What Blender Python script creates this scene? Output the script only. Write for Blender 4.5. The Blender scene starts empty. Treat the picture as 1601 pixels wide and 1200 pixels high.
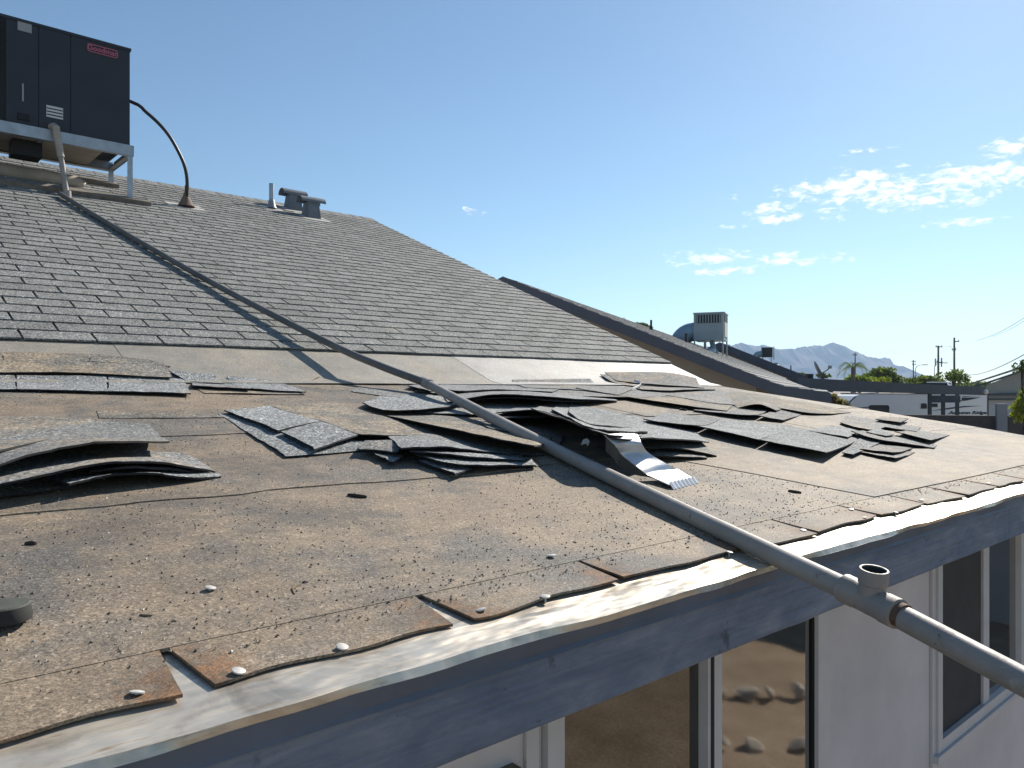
import bpy, math, random
from mathutils import Vector, Matrix, noise
random.seed(7)
R = math.radians
scene = bpy.context.scene
COL = scene.collection

# ------------------------------------------------------------------ camera
CAM_H = 2.85                      # eye height above the yard
FPX = 1209.0                      # focal length in photo pixels
FW = Vector((0.664, 0.748, 0.0)).normalized()
RT = Vector((FW.y, -FW.x, 0.0))
UP = Vector((0, 0, 1))
cam_d = bpy.data.cameras.new('camera')
cam = bpy.data.objects.new('camera', cam_d)
COL.objects.link(cam)
cam.location = (0, 0, CAM_H)
cam.rotation_euler = (R(90), 0, math.atan2(-FW.x, FW.y))
cam_d.sensor_width = 36.0
cam_d.lens = FPX / 1601 * 36.0
cam_d.shift_y = 8 / 1601
cam_d.clip_start = 0.05
cam_d.clip_end = 30000
scene.camera = cam

# ------------------------------------------------------------------ sun, sky, exposure
SUN = Vector((0.80, 0.20, 0.565)).normalized()      # towards the sun
SUN_EL = math.asin(SUN.z)
SUN_AZ = math.atan2(SUN.x, SUN.y)                  # clockwise from +Y
sun_d = bpy.data.lights.new('sun', 'SUN')
sun_d.energy = 5.0
sun_d.angle = R(0.5)
sun_d.color = (1.0, 0.93, 0.82)
sun = bpy.data.objects.new('sun', sun_d)
COL.objects.link(sun)
sun.rotation_euler = (-SUN).to_track_quat('-Z', 'Y').to_euler()
sun.location = (0, 0, 30)
scene.view_settings.view_transform = 'Standard'
scene.view_settings.look = 'None'
scene.view_settings.exposure = 0.54
scene.view_settings.gamma = 1.0
scene.view_settings.use_curve_mapping = False
scene.cycles.max_bounces = 6
scene.cycles.volume_bounces = 0

world = bpy.data.worlds.new('World')
scene.world = world
world.use_nodes = True


class NT:
    """small helper for node trees"""
    def __init__(s, tree):
        s.t = tree; s.n = tree.nodes; s.l = tree.links
        s.n.clear()
    def node(s, typ, **kw):
        n = s.n.new(typ)
        for k, v in kw.items():
            setattr(n, k, v)
        return n
    def put(s, sock, v):
        if v is None:
            return
        if isinstance(v, bpy.types.NodeSocket):
            s.l.new(v, sock)
        else:
            if sock.type == 'RGBA' and hasattr(v, '__len__') and len(v) == 3:
                v = (*v, 1)
            sock.default_value = v
    def math(s, op, a, b=None, c=None, clamp=False):
        n = s.node('ShaderNodeMath', operation=op, use_clamp=clamp)
        for i, v in enumerate((a, b, c)):
            s.put(n.inputs[i], v)
        return n.outputs[0]
    def vmath(s, op, a, b=None, out=0):
        n = s.node('ShaderNodeVectorMath', operation=op)
        s.put(n.inputs[0], a); s.put(n.inputs[1], b)
        return n.outputs[out]
    def noise(s, vec, scale, detail=4, rough=0.55, dist=0.0, out='Fac'):
        n = s.node('ShaderNodeTexNoise')
        s.put(n.inputs['Vector'], vec)
        n.inputs['Scale'].default_value = scale
        n.inputs['Detail'].default_value = detail
        n.inputs['Roughness'].default_value = rough
        n.inputs['Distortion'].default_value = dist
        return n.outputs[out]
    def voro(s, vec, scale, out='Color'):
        n = s.node('ShaderNodeTexVoronoi')
        s.put(n.inputs['Vector'], vec)
        n.inputs['Scale'].default_value = scale
        return n.outputs[out]
    def ramp(s, fac, stops, interp='LINEAR'):
        n = s.node('ShaderNodeValToRGB')
        n.color_ramp.interpolation = interp
        el = n.color_ramp.elements
        while len(el) < len(stops):
            el.new(0.5)
        for e, (p, c) in zip(el, stops):
            e.position = p
            e.color = (*c, 1) if hasattr(c, '__len__') else (c, c, c, 1)
        s.put(n.inputs[0], fac)
        return n.outputs[0]
    def mix(s, fac, a, b, blend='MIX'):
        n = s.node('ShaderNodeMix', data_type='RGBA', blend_type=blend)
        s.put(n.inputs[0], fac); s.put(n.inputs[6], a); s.put(n.inputs[7], b)
        return n.outputs[2]
    def sep(s, v):
        n = s.node('ShaderNodeSeparateXYZ'); s.put(n.inputs[0], v)
        return n.outputs
    def comb(s, x, y, z):
        n = s.node('ShaderNodeCombineXYZ')
        for i, v in enumerate((x, y, z)):
            s.put(n.inputs[i], v)
        return n.outputs[0]
    def pos(s):
        return s.node('ShaderNodeNewGeometry').outputs['Position']
    def smooth(s, v, a, b):
        n = s.node('ShaderNodeMapRange', interpolation_type='SMOOTHSTEP')
        s.put(n.inputs[0], v)
        n.inputs[1].default_value = a; n.inputs[2].default_value = b
        return n.outputs[0]


SKY_STRENGTH = 0.083
w = NT(world.node_tree)
sky = w.node('ShaderNodeTexSky', sky_type='NISHITA')
sky.sun_disc = False
sky.sun_elevation = SUN_EL
sky.sun_rotation = SUN_AZ
sky.altitude = 400
sky.air_density = 1.0
sky.dust_density = 0.2
sky.ozone_density = 0.9
gen = w.node('ShaderNodeTexCoord').outputs['Generated']
gx, gy, gz = w.sep(gen)
az = w.math('ARCTAN2', gx, gy)
el = w.math('ARCSINE', gz)
skyv = w.comb(az, el, 0.0)
CAM_AZ = math.atan2(FW.x, FW.y)
def sky_dir(px, py):
    u = (px - 800) / FPX; v = (608 - py) / FPX
    return CAM_AZ + math.atan(u), math.atan(v / math.sqrt(1 + u * u))
# small fair-weather clouds: (photo x, y, half width, half height, weight)
CLOUDS = [(1345, 288, 70, 20, 1), (1270, 297, 55, 12, .9), (1405, 305, 55, 17, 1), (1345, 310, 50, 10, .7),
          (1485, 283, 55, 18, 1), (1560, 270, 60, 14, 1), (1580, 231, 40, 13, 1), (1475, 308, 85, 14, .8),
          (1205, 326, 30, 10, .9), (1206, 342, 26, 7, .9), (1145, 311, 18, 5, .7), (1244, 336, 18, 7, .7), (1310, 332, 30, 9, .7),
          (1110, 403, 62, 9, .9), (1130, 424, 45, 6, .8), (1215, 407, 50, 9, .85), (1275, 406, 50, 7, .75), (1500, 347, 60, 5, .85),
          (1150, 352, 22, 4, .6), (743, 328, 16, 5, .75), (1370, 234, 50, 4, .55)]
mask = None
for (cx, cy, hw, hh, wt) in CLOUDS:
    a0, e0 = sky_dir(cx, cy)
    u0 = (cx - 800) / FPX
    sa = hw / FPX / (1 + u0 * u0); se = hh / FPX / math.sqrt(1 + u0 * u0)
    d = w.vmath('SUBTRACT', skyv, (a0, e0, 0))
    d = w.vmath('MULTIPLY', d, (1 / sa, 1 / se, 0))
    ln = w.vmath('LENGTH', d, out=1)
    m = w.math('MULTIPLY_ADD', ln, -0.55 * wt, wt)
    mask = m if mask is None else w.math('MAXIMUM', mask, m)
nv = w.vmath('MULTIPLY', skyv, (1.0, 2.3, 1.0))
n1 = w.noise(nv, 52, 5, 0.58, 0.5)
n2 = w.noise(nv, 150, 4, 0.6)
nn = w.math('ADD', w.math('MULTIPLY', n1, 0.8), w.math('MULTIPLY', n2, 0.2))
cl = w.math('ADD', mask, w.math('MULTIPLY_ADD', nn, 3.8, -2.14))
cl = w.smooth(cl, 0.0, 1.0)
cl = w.math('MULTIPLY', cl, w.smooth(mask, 0.0, 0.25))
# thin low streak above the horizon
a0, e0 = sky_dir(1465, 552)
d = w.vmath('MULTIPLY', w.vmath('SUBTRACT', skyv, (a0, e0, 0)), (1 / 0.075, 1 / 0.008, 0))
st = w.math('MULTIPLY_ADD', w.vmath('LENGTH', d, out=1), -0.6, 1.0)
sn = w.noise(w.vmath('MULTIPLY', skyv, (1, 6, 1)), 18, 4, 0.6)
st = w.math('MULTIPLY', w.smooth(w.math('ADD', st, w.math('MULTIPLY_ADD', sn, 1.8, -0.9)), 0.1, 0.9), 0.6)
cl = w.math('MAXIMUM', cl, st)
cloud_col = w.mix(1.0, (11.3, 11.2, 11.0), (1, 1, 1), 'MULTIPLY')
skyb = w.mix(1.0, sky.outputs[0], (.87, 1.0, 1.03), 'MULTIPLY')
skyc = w.mix(cl, skyb, cloud_col)
bg = w.node('ShaderNodeBackground')
w.put(bg.inputs[0], skyc)
bg.inputs[1].default_value = SKY_STRENGTH
wo = w.node('ShaderNodeOutputWorld')
w.l.new(bg.outputs[0], wo.inputs[0])


# ------------------------------------------------------------------ helpers
def ray(px, py):
    return RT * ((px - 800) / FPX) + FW + UP * ((608 - py) / FPX)

A0, AS = -0.489, 0.14          # porch roof plane relative to the eye: z = A0 + AS*y
B0, BS = -1.484, 0.4167        # main roof plane
EAVE_Y, KNEE_Y, RIDGE_Y, RAKE_X = 0.85, 3.596, 9.03, 5.45
SHINGLE_Y0 = 4.08

def und(x, y):
    if y > KNEE_Y + .25:
        return 0.0
    f = min(1.0, max(0.0, (y - EAVE_Y - .05) / .5)) * min(1, max(0, (KNEE_Y + .25 - y) / .5))
    return f * (noise.noise(Vector((x * 1.1, y * 1.3, 3.1))) * .010 + noise.noise(Vector((x * 3.1, y * 2.7, 8.1))) * .0035)

def surf(x, y):
    """height of the roof surface (world z)"""
    return CAM_H + max(A0 + AS * y, B0 + BS * y) + und(x, y)

def on_roof(px, py, lift=0.0):
    r = ray(px, py)
    ks = []
    for c0, cs in ((A0, AS), (B0, BS)):
        den = r.z - cs * r.y
        if abs(den) > 1e-6:
            k = (c0 + lift) / den
            if k > 0:
                ks.append(k)
    k = min(ks) if ks else 4.0
    p = r * k
    return Vector((p.x, p.y, p.z + CAM_H))

def on_y(px, py, y):
    r = ray(px, py); k = y / r.y
    p = r * k
    return Vector((p.x, p.y, p.z + CAM_H))

def at(px, py, depth):
    p = ray(px, py) * depth
    return Vector((p.x, p.y, p.z + CAM_H))

class MB:
    def __init__(s):
        s.v = []; s.f = []; s.m = []; s.smooth = False
    def add(s, vs, fs, mi=0):
        b = len(s.v)
        s.v += [Vector(x) for x in vs]
        s.f += [tuple(b + i for i in f) for f in fs]
        s.m += [mi] * len(fs)
        return s
    def hexa(s, p, mi=0):
        """8 corners: bottom 0-3 counterclockwise, top 4-7"""
        return s.add(p, [(3, 2, 1, 0), (4, 5, 6, 7), (0, 1, 5, 4), (1, 2, 6, 5), (2, 3, 7, 6), (3, 0, 4, 7)], mi)
    def box(s, a, b, mi=0):
        x0, y0, z0 = a; x1, y1, z1 = b
        return s.hexa([(x0, y0, z0), (x1, y0, z0), (x1, y1, z0), (x0, y1, z0), (x0, y0, z1), (x1, y0, z1), (x1, y1, z1), (x0, y1, z1)], mi)
    def obox(s, c, ax, ay, az, mi=0):
        c = Vector(c); ax = Vector(ax); ay = Vector(ay); az = Vector(az)
        return s.hexa([c - ax - ay - az, c + ax - ay - az, c + ax + ay - az, c - ax + ay - az,
                       c - ax - ay + az, c + ax - ay + az, c + ax + ay + az, c - ax + ay + az], mi)
    def tube(s, pts, rad, n=12, cap=True, mi=0):
        pts = [Vector(p) for p in pts]
        rad = rad if hasattr(rad, '__len__') else [rad] * len(pts)
        base = len(s.v)
        t0 = (pts[1] - pts[0]).normalized()
        ref = Vector((0, 0, 1)) if abs(t0.z) < .9 else Vector((1, 0, 0))
        a = t0.cross(ref).normalized()
        for i, p in enumerate(pts):
            t = (pts[min(i + 1, len(pts) - 1)] - pts[max(i - 1, 0)]).normalized()
            a = (a - t * a.dot(t)).normalized()
            b = t.cross(a)
            for k in range(n):
                q = 2 * math.pi * k / n
                s.v.append(p + (a * math.cos(q) + b * math.sin(q)) * rad[i])
        for i in range(len(pts) - 1):
            for k in range(n):
                k2 = (k + 1) % n
                s.f.append((base + i * n + k, base + i * n + k2, base + (i + 1) * n + k2, base + (i + 1) * n + k)); s.m.append(mi)
        if cap:
            s.f.append(tuple(base + k for k in reversed(range(n)))); s.m.append(mi)
            s.f.append(tuple(base + (len(pts) - 1) * n + k for k in range(n))); s.m.append(mi)
        return s
    def slab(s, top, bot, mi=0):
        """top/bot: equal grids (rows of points); closed solid"""
        nr, nc = len(top), len(top[0])
        b = len(s.v)
        for g in (top, bot):
            for row in g:
                s.v += [Vector(p) for p in row]
        T = lambda i, j: b + i * nc + j
        B = lambda i, j: b + nr * nc + i * nc + j
        def F(*f):
            s.f.append(f); s.m.append(mi)
        for i in range(nr - 1):
            for j in range(nc - 1):
                F(T(i, j), T(i, j + 1), T(i + 1, j + 1), T(i + 1, j))
                F(B(i, j), B(i + 1, j), B(i + 1, j + 1), B(i, j + 1))
        for j in range(nc - 1):
            F(T(0, j), B(0, j), B(0, j + 1), T(0, j + 1))
            F(T(nr - 1, j), T(nr - 1, j + 1), B(nr - 1, j + 1), B(nr - 1, j))
        for i in range(nr - 1):
            F(T(i, 0), T(i + 1, 0), B(i + 1, 0), B(i, 0))
            F(T(i, nc - 1), B(i, nc - 1), B(i + 1, nc - 1), T(i + 1, nc - 1))
        return s
    def lathe(s, c, prof, n=16, axis=UP, mi=0):
        """prof: list of (radius, height)"""
        c = Vector(c); axis = Vector(axis).normalized()
        ref = Vector((1, 0, 0)) if abs(axis.x) < .9 else Vector((0, 1, 0))
        a = axis.cross(ref).normalized(); b = axis.cross(a)
        base = len(s.v)
        for (r, h) in prof:
            for k in range(n):
                q = 2 * math.pi * k / n
                s.v.append(c + axis * h + (a * math.cos(q) + b * math.sin(q)) * r)
        for i in range(len(prof) - 1):
            for k in range(n):
                k2 = (k + 1) % n
                s.f.append((base + i * n + k, base + i * n + k2, base + (i + 1) * n + k2, base + (i + 1) * n + k)); s.m.append(mi)
        s.f.append(tuple(base + k for k in reversed(range(n)))); s.m.append(mi)
        s.f.append(tuple(base + (len(prof) - 1) * n + k for k in range(n))); s.m.append(mi)
        return s

def origin(o):
    p = Vector((0, 0, 0))
    while o is not None:
        p = p + o.location
        o = o.parent
    return p

def tag(o, label=None, cat=None, group=None, kind=None):
    if label: o['label'] = label
    if cat: o['category'] = cat
    if group: o['group'] = group
    if kind: o['kind'] = kind
    return o

def mesh_of(name, mb, mats, off=Vector((0, 0, 0)), smooth=False):
    me = bpy.data.meshes.new(name)
    me.from_pydata([tuple(v - off) for v in mb.v], [], mb.f)
    mats = mats if isinstance(mats, (list, tuple)) else [mats]
    for m in mats:
        me.materials.append(m)
    if len(mats) > 1:
        me.polygons.foreach_set('material_index', mb.m)
    if smooth or mb.smooth:
        me.polygons.foreach_set('use_smooth', [True] * len(me.polygons))
        if smooth != 'all':
            try:
                me.set_sharp_from_angle(angle=R(38))
            except Exception:
                pass
    me.update()
    return me

def obj(name, mb, mats, parent=None, smooth=False, at_=None):
    """link a mesh object; its vertices are given in world space"""
    if parent is not None:
        off = origin(parent)
    else:
        if at_ is None:
            xs = [v.x for v in mb.v]; ys = [v.y for v in mb.v]; zs = [v.z for v in mb.v]
            at_ = Vector(((min(xs) + max(xs)) / 2, (min(ys) + max(ys)) / 2, min(zs)))
        off = Vector(at_)
    o = bpy.data.objects.new(name, mesh_of(name, mb, mats, off, smooth))
    COL.objects.link(o)
    if parent is not None:
        o.parent = parent
    else:
        o.location = off
    return o

def thing(name, loc, label, cat, group=None):
    o = bpy.data.objects.new(name, None)
    COL.objects.link(o)
    o.location = loc
    o.empty_display_size = .2
    return tag(o, label, cat, group)

def text_mesh(name, body, size, mat, parent, loc, xdir, ydir, depth=.0015, shear=0.0, bold=0.0, wide=1.0):
    cu = bpy.data.curves.new(name, 'FONT')
    cu.body = body; cu.size = size; cu.extrude = depth; cu.align_x = 'CENTER'; cu.align_y = 'CENTER'
    cu.shear = shear; cu.offset = bold; cu.resolution_u = 3
    t = bpy.data.objects.new('tmp_text', cu)
    COL.objects.link(t)
    dg = bpy.context.evaluated_depsgraph_get()
    me = bpy.data.meshes.new_from_object(t.evaluated_get(dg))
    bpy.data.objects.remove(t); bpy.data.curves.remove(cu)
    x = Vector(xdir).normalized(); y = Vector(ydir).normalized(); z = x.cross(y)
    M = Matrix((x * wide, y, z)).transposed().to_4x4()
    M.translation = Vector(loc) - (origin(parent) if parent else Vector())
    me.transform(M)
    me.materials.clear(); me.materials.append(mat)
    o = bpy.data.objects.new(name, me)
    me.name = name
    COL.objects.link(o)
    o.parent = parent
    return o

# ------------------------------------------------------------------ materials
def mat(name, build):
    m = bpy.data.materials.new(name)
    m.use_nodes = True
    t = NT(m.node_tree)
    out = t.node('ShaderNodeOutputMaterial')
    sh = build(t)
    t.l.new(sh, out.inputs[0])
    return m

def bsdf(t, col, rough=.8, metal=0.0, spec=0.5, bump=None, bstr=.3, bdist=.01):
    b = t.node('ShaderNodeBsdfPrincipled')
    t.put(b.inputs['Base Color'], col)
    t.put(b.inputs['Roughness'], rough)
    t.put(b.inputs['Metallic'], metal)
    t.put(b.inputs['Specular IOR Level'], spec)
    if bump is not None:
        n = t.node('ShaderNodeBump')
        n.inputs['Strength'].default_value = bstr
        n.inputs['Distance'].default_value = bdist
        t.put(n.inputs['Height'], bump)
        t.l.new(n.outputs[0], b.inputs['Normal'])
    return b.outputs[0]

def plain(name, col, rough=.7, metal=0.0, var=.25, scale=6.0, spec=.4, bstr=.1):
    def f(t):
        p = t.pos()
        n = t.noise(p, scale, 5, .6)
        k = t.ramp(n, [(.3, 1 - var), (.7, 1 + var * .5)])
        c = t.mix(1.0, col, k, 'MULTIPLY')
        return bsdf(t, c, rough, metal, spec, t.noise(p, scale * 12, 3), bstr, .004)
    return mat(name, f)

def granule(name, base, tan, tan_amt, dark=.45, light=1.9, grain=330, rough=.88, spec=.3, rust=False, tone=.16, big_amt=1.0):
    """mineral granules: every cell its own tone; tan dust blown over in patches"""
    def f(t):
        g = t.node('ShaderNodeNewGeometry')
        p = g.outputs['Position']
        oi = t.node('ShaderNodeObjectInfo')
        rnd = t.math('FRACT', t.math('ADD', oi.outputs['Random'], g.outputs['Random Per Island']))
        vc = t.sep(t.voro(p, grain * .8))[0]
        vc2 = t.sep(t.voro(p, grain * .38))[1]
        sp = t.ramp(vc, [(0.0, dark), (.35, .8), (.75, 1.15), (1.0, light)])
        sp2 = t.ramp(vc2, [(0.0, .55), (.3, .9), (.6, 1.05), (.9, 1.2), (1.0, 1.9)])
        tone_ = t.ramp(rnd, [(0, 1 - tone), (1, 1 + tone)])
        big = t.noise(p, 1.7, 5, .6, .4)
        med = t.noise(p, 9, 4, .6)
        c = t.mix(1.0, base, sp, 'MULTIPLY')
        c = t.mix(1.0, c, tone_, 'MULTIPLY')
        dust = t.math('ADD', big, t.math('MULTIPLY_ADD', med, .55, -.28))
        dust = t.math('MULTIPLY', t.smooth(dust, .62 - tan_amt * .45, .9 - tan_amt * .45), .9)
        tc = t.mix(1.0, tan, t.ramp(vc, [(0, .62), (.5, 1.0), (1, 1.28)]), 'MULTIPLY')
        c = t.mix(dust, c, tc)
        c = t.mix(big_amt, c, sp2, 'MULTIPLY')
        wv = t.ramp(t.noise(p, 4.5, 5, .65), [(.3, .80), (.7, 1.15)])
        c = t.mix(1.0, c, wv, 'MULTIPLY')
        if rust:
            at_ = t.node('ShaderNodeAttribute', attribute_name='rust').outputs['Fac']
            n = t.noise(p, 22, 6, .7)
            ru = t.smooth(t.math('ADD', at_, t.math('MULTIPLY_ADD', n, 1.5, -.75)), .28, .85)
            rc = t.mix(1.0, t.mix(t.smooth(n, .35, .65), (.045, .026, .016), (.23, .115, .05)), t.ramp(vc, [(0, .6), (.6, 1.0), (1, 1.5)]), 'MULTIPLY')
            c = t.mix(t.math('MULTIPLY', ru, .88), c, rc)
        if name.startswith('roll') or rust:
            st = t.smooth(t.noise(p, 1.1, 6, .68, .8), .50, .66)
            c = t.mix(t.math('MULTIPLY', st, .72), c, t.mix(1.0, (.085, .078, .07), sp, 'MULTIPLY'))
            ln = t.noise(t.vmath('MULTIPLY', p, (2.2, 13, 1)), 1.6, 5, .6)
            c = t.mix(1.0, c, t.ramp(ln, [(.3, .84), (.7, 1.14)]), 'MULTIPLY')
        return bsdf(t, c, rough, 0, spec, t.math('ADD', vc, t.math('MULTIPLY', med, .6)), .55, .003)
    return mat(name, f)

M = {}
M['shingle'] = granule('grey_shingle', (.215, .217, .207), (.27, .25, .215), .06, tone=.10, dark=.35, light=2.2)
M['old_shingle'] = granule('weathered_shingle', (.20, .20, .195), (.33, .265, .19), .34, tone=.12, dark=.3, light=2.4)
M['tan_shingle'] = granule('dusty_shingle', (.19, .18, .16), (.33, .262, .185), .50, tone=.12, dark=.35, light=2.0)
M['slate_shingle'] = granule('clean_shingle', (.22, .228, .228), (.30, .25, .19), .08, tone=.12, dark=.3, light=2.6)
ROLL = dict(base=(.148, .133, .115), tan=(.268, .203, .138), tan_amt=.64, grain=640, dark=.4, light=1.9, tone=.05, rough=.76, spec=.5, big_amt=.8)
M['roll'] = granule('roll_roofing', **ROLL)
M['felt'] = granule('bare_underlayment', (.29, .265, .225), (.33, .28, .215), .4, dark=.88, light=1.1, grain=520, tone=.05, spec=.5, rough=.6, big_amt=.35)
M['felt_pale'] = granule('pale_underlayment', (.43, .41, .375), (.38, .34, .29), .35, dark=.88, light=1.1, grain=520, tone=.05, spec=.5, rough=.55, big_amt=.35)
M['underside'] = plain('asphalt_underside', (.018, .018, .02), .9)
M['eave_tab'] = granule('eave_tab_roofing', rust=True, **ROLL)
def f(t):
    p = t.pos()
    n = t.noise(p, 5, 6, .65, .6)
    n2 = t.noise(t.vmath('MULTIPLY', p, (2, 14, 14)), 6, 5, .6)
    c = t.ramp(n, [(.30, (.36, .31, .25)), (.45, (.66, .58, .47)), (.7, (.78, .71, .60))])
    c = t.mix(t.smooth(n2, .58, .75), c, (.30, .22, .15))
    rg = t.ramp(n2, [(.3, .30), (.7, .52)])
    return bsdf(t, c, rg, .62, .5, t.noise(t.vmath('MULTIPLY', p, (1, 2.5, 1)), 4.5, 3, .5), .7, .03)
M['drip'] = mat('weathered_drip_metal', f)
def f(t):
    p = t.pos()
    n = t.noise(t.vmath('MULTIPLY', p, (1.6, 5, 5)), 3.0, 7, .7, .5)
    n2 = t.noise(t.vmath('MULTIPLY', p, (3, 20, 2.2)), 4, 5, .65)
    c = t.ramp(n, [(.3, (.11, .14, .20)), (.5, (.165, .195, .26)), (.72, (.26, .285, .33))])
    c = t.mix(t.smooth(n2, .60, .72), c, (.075, .085, .115))
    g = t.noise(t.vmath('MULTIPLY', p, (.6, 10, 40)), 3.2, 5, .6)
    c = t.mix(t.smooth(t.noise(t.vmath('MULTIPLY', p, (4, 12, 12)), 5, 6, .75), .64, .70), c, (.10, .085, .07))
    c = t.mix(1.0, c, t.ramp(g, [(.35, .90), (.6, 1.05)]), 'MULTIPLY')
    return bsdf(t, c, .72, 0, .3, g, .35, .01)
M['fascia'] = mat('peeling_blue_grey_paint', f)
M['drip_face'] = plain('painted_drip_face', (.12, .135, .17), .6, 0, .25, 5)
M['wall'] = plain('painted_wall', (.60, .565, .58), .78, 0, .14, 2.2, .3, .25)
M['trim'] = plain('white_trim', (.56, .55, .56), .5, 0, .08, 8)
M['soffit'] = plain('soffit_paint', (.4, .4, .42), .8)
def f(t):
    b = t.node('ShaderNodeBsdfPrincipled')
    b.inputs['Base Color'].default_value = (.022, .021, .02, 1)
    b.inputs['Roughness'].default_value = .015
    b.inputs['IOR'].default_value = 1.9
    n = t.node('ShaderNodeBump'); n.inputs['Strength'].default_value = .12; n.inputs['Distance'].default_value = .02
    t.put(n.inputs['Height'], t.noise(t.pos(), 2.2, 2))
    t.l.new(n.outputs[0], b.inputs['Normal'])
    tr = t.node('ShaderNodeBsdfTransparent')
    tr.inputs[0].default_value = (.55, .54, .52, 1)
    fr = t.node('ShaderNodeFresnel'); fr.inputs[0].default_value = 1.9
    fr = t.math('MULTIPLY_ADD', fr.outputs[0], .75, .38, True)
    gl = t.node('ShaderNodeBsdfGlossy'); gl.inputs['Roughness'].default_value = .045
    t.l.new(n.outputs[0], gl.inputs['Normal'])
    mx = t.node('ShaderNodeMixShader')
    t.l.new(fr, mx.inputs[0]); t.l.new(tr.outputs[0], mx.inputs[1]); t.l.new(gl.outputs[0], mx.inputs[2])
    return mx.outputs[0]
M['glass'] = mat('window_glass', f)
def f(t):
    tr = t.node('ShaderNodeBsdfTransparent'); tr.inputs[0].default_value = (.5, .5, .48, 1)
    fr = t.node('ShaderNodeFresnel'); fr.inputs[0].default_value = 1.5
    gl = t.node('ShaderNodeBsdfGlossy'); gl.inputs['Roughness'].default_value = .02
    mx = t.node('ShaderNodeMixShader')
    fr = t.math('MULTIPLY_ADD', fr.outputs[0], .9, .15, True)
    t.l.new(fr, mx.inputs[0]); t.l.new(tr.outputs[0], mx.inputs[1]); t.l.new(gl.outputs[0], mx.inputs[2])
    return mx.outputs[0]
M['glass_dark'] = mat('clear_glass', f)
M['screen'] = plain('dark_insect_screen', (.05, .05, .052), .8)
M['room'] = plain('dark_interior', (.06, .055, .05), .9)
M['curtain'] = plain('brown_curtain', (.42, .35, .28), .9, 0, .3, 9)
def f(t):
    p = t.pos()
    n = t.noise(p, 6, 6, .65); n2 = t.noise(p, 45, 4, .7); n3 = t.noise(t.vmath('MULTIPLY', p, (60, 9, 9)), 2, 4, .6)
    c = t.ramp(n, [(.3, (.245, .215, .19)), (.7, (.36, .325, .295))])
    c = t.mix(t.smooth(n2, .62, .74), c, (.14, .115, .095))
    c = t.mix(t.math('MULTIPLY', t.smooth(n3, .6, .75), .5), c, (.46, .43, .40))
    return bsdf(t, c, t.ramp(n2, [(.3, .42), (.7, .68)]), 0, .45, n2, .15, .003)
M['pvc'] = mat('aged_grey_pipe', f)
M['pvc_shaded'] = plain('shaded_grey_pipe', (.145, .135, .13), .6, 0, .3, 6, .35, .06)  # upper pipe run: its shaded side is put into a darker colour
M['pvc_tan'] = plain('aged_tan_pipe', (.40, .34, .28), .55, 0, .25, 7, .4)
M['rust'] = plain('rusty_collar', (.13, .075, .048), .8, 0, .5, 40)
M['galv'] = plain('galvanised_steel', (.42, .45, .48), .45, .7, .2, 12)
M['galv_dull'] = plain('dull_galvanised_steel', (.33, .35, .37), .55, .35, .25, 12)
M['vent_paint'] = plain('grey_vent_paint', (.16, .18, .20), .6, .1, .2, 10)
M['unit'] = plain('dark_slate_enamel', (.030, .035, .046), .55, 0, .12, 4, .4, .02)
M['unit_dark'] = plain('black_louvre', (.010, .011, .013), .6)
M['label'] = plain('silver_label', (.32, .34, .34), .5, 0, .1)
M['label_white'] = plain('white_label', (.6, .6, .6), .6, 0, .05)
M['pink'] = plain('pink_badge_print', (.50, .13, .20), .5, 0, .05)
M['wood'] = plain('weathered_wood', (.20, .175, .145), .9, 0, .4, 14)
M['ply'] = plain('plywood_board', (.34, .30, .25), .85, 0, .2, 6)
M['conduit'] = plain('black_conduit', (.030, .030, .032), .45)
M['cone'] = plain('brown_flashing_cone', (.17, .12, .095), .8, 0, .3, 30)
M['plate'] = plain('pale_flashing_plate', (.55, .52, .48), .6, 0, .15, 20)
M['white_metal'] = plain('bare_white_metal', (.62, .62, .62), .32, .55, .15, 20)
M['scrap'] = plain('white_scrap', (.75, .74, .72), .6)
M['nail'] = plain('pale_nail_head', (.52, .50, .47), .55, .2, .3, 90)
M['rubber'] = plain('dark_rubber_and_bore_shade', (.03, .03, .028), .8)
M['rubber_top'] = plain('dusty_rubber_top', (.075, .08, .066), .8, 0, .3, 30)
M['twig'] = plain('dry_twig', (.22, .16, .10), .9)
M['bark'] = plain('dark_bark', (.05, .038, .03), .95)
M['chip_and_flange_shade'] = plain('dark_granule_and_flange_shade', (.09, .08, .07), .9)
M['chip_tan'] = plain('tan_granule', (.34, .26, .17), .9)
M['chip_pale'] = plain('pale_granule', (.55, .52, .47), .8)
# far things
def f(t):
    p = t.pos()
    n = t.noise(p, .05, 8, .65); n2 = t.noise(p, 2.2, 6, .6); n3 = t.noise(p, 30, 4, .6)
    c = t.ramp(n2, [(.3, (.24, .17, .11)), (.6, (.34, .255, .175)), (.8, (.40, .31, .22))])
    c = t.mix(t.smooth(n, .5, .7), c, (.20, .165, .115))
    c = t.mix(1.0, c, t.ramp(n3, [(.3, .75), (.7, 1.15)]), 'MULTIPLY')
    return bsdf(t, c, .95, 0, .2, n3, .4, .02)
M['ground'] = mat('desert_soil', f)
def f(t):
    p = t.pos()
    n = t.noise(p, .008, 8, .65)
    c = t.ramp(n, [(.35, (.075, .06, .055)), (.65, (.12, .095, .085))])
    return bsdf(t, c, 1.0, 0, .1)
M['mountain'] = mat('desert_rock', f)
M['rock'] = plain('river_stone', (.42, .36, .29), .85, 0, .3, 8)
M['n_fascia'] = plain('slate_blue_trim', (.062, .075, .10), .7, 0, .15, 3)
M['n_wall'] = plain('taupe_stucco', (.235, .215, .18), .9, 0, .08, 8)
M['n_shingle'] = granule('neighbour_shingle', (.21, .215, .22), (.30, .27, .23), .2, grain=60, tone=.14)
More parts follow.
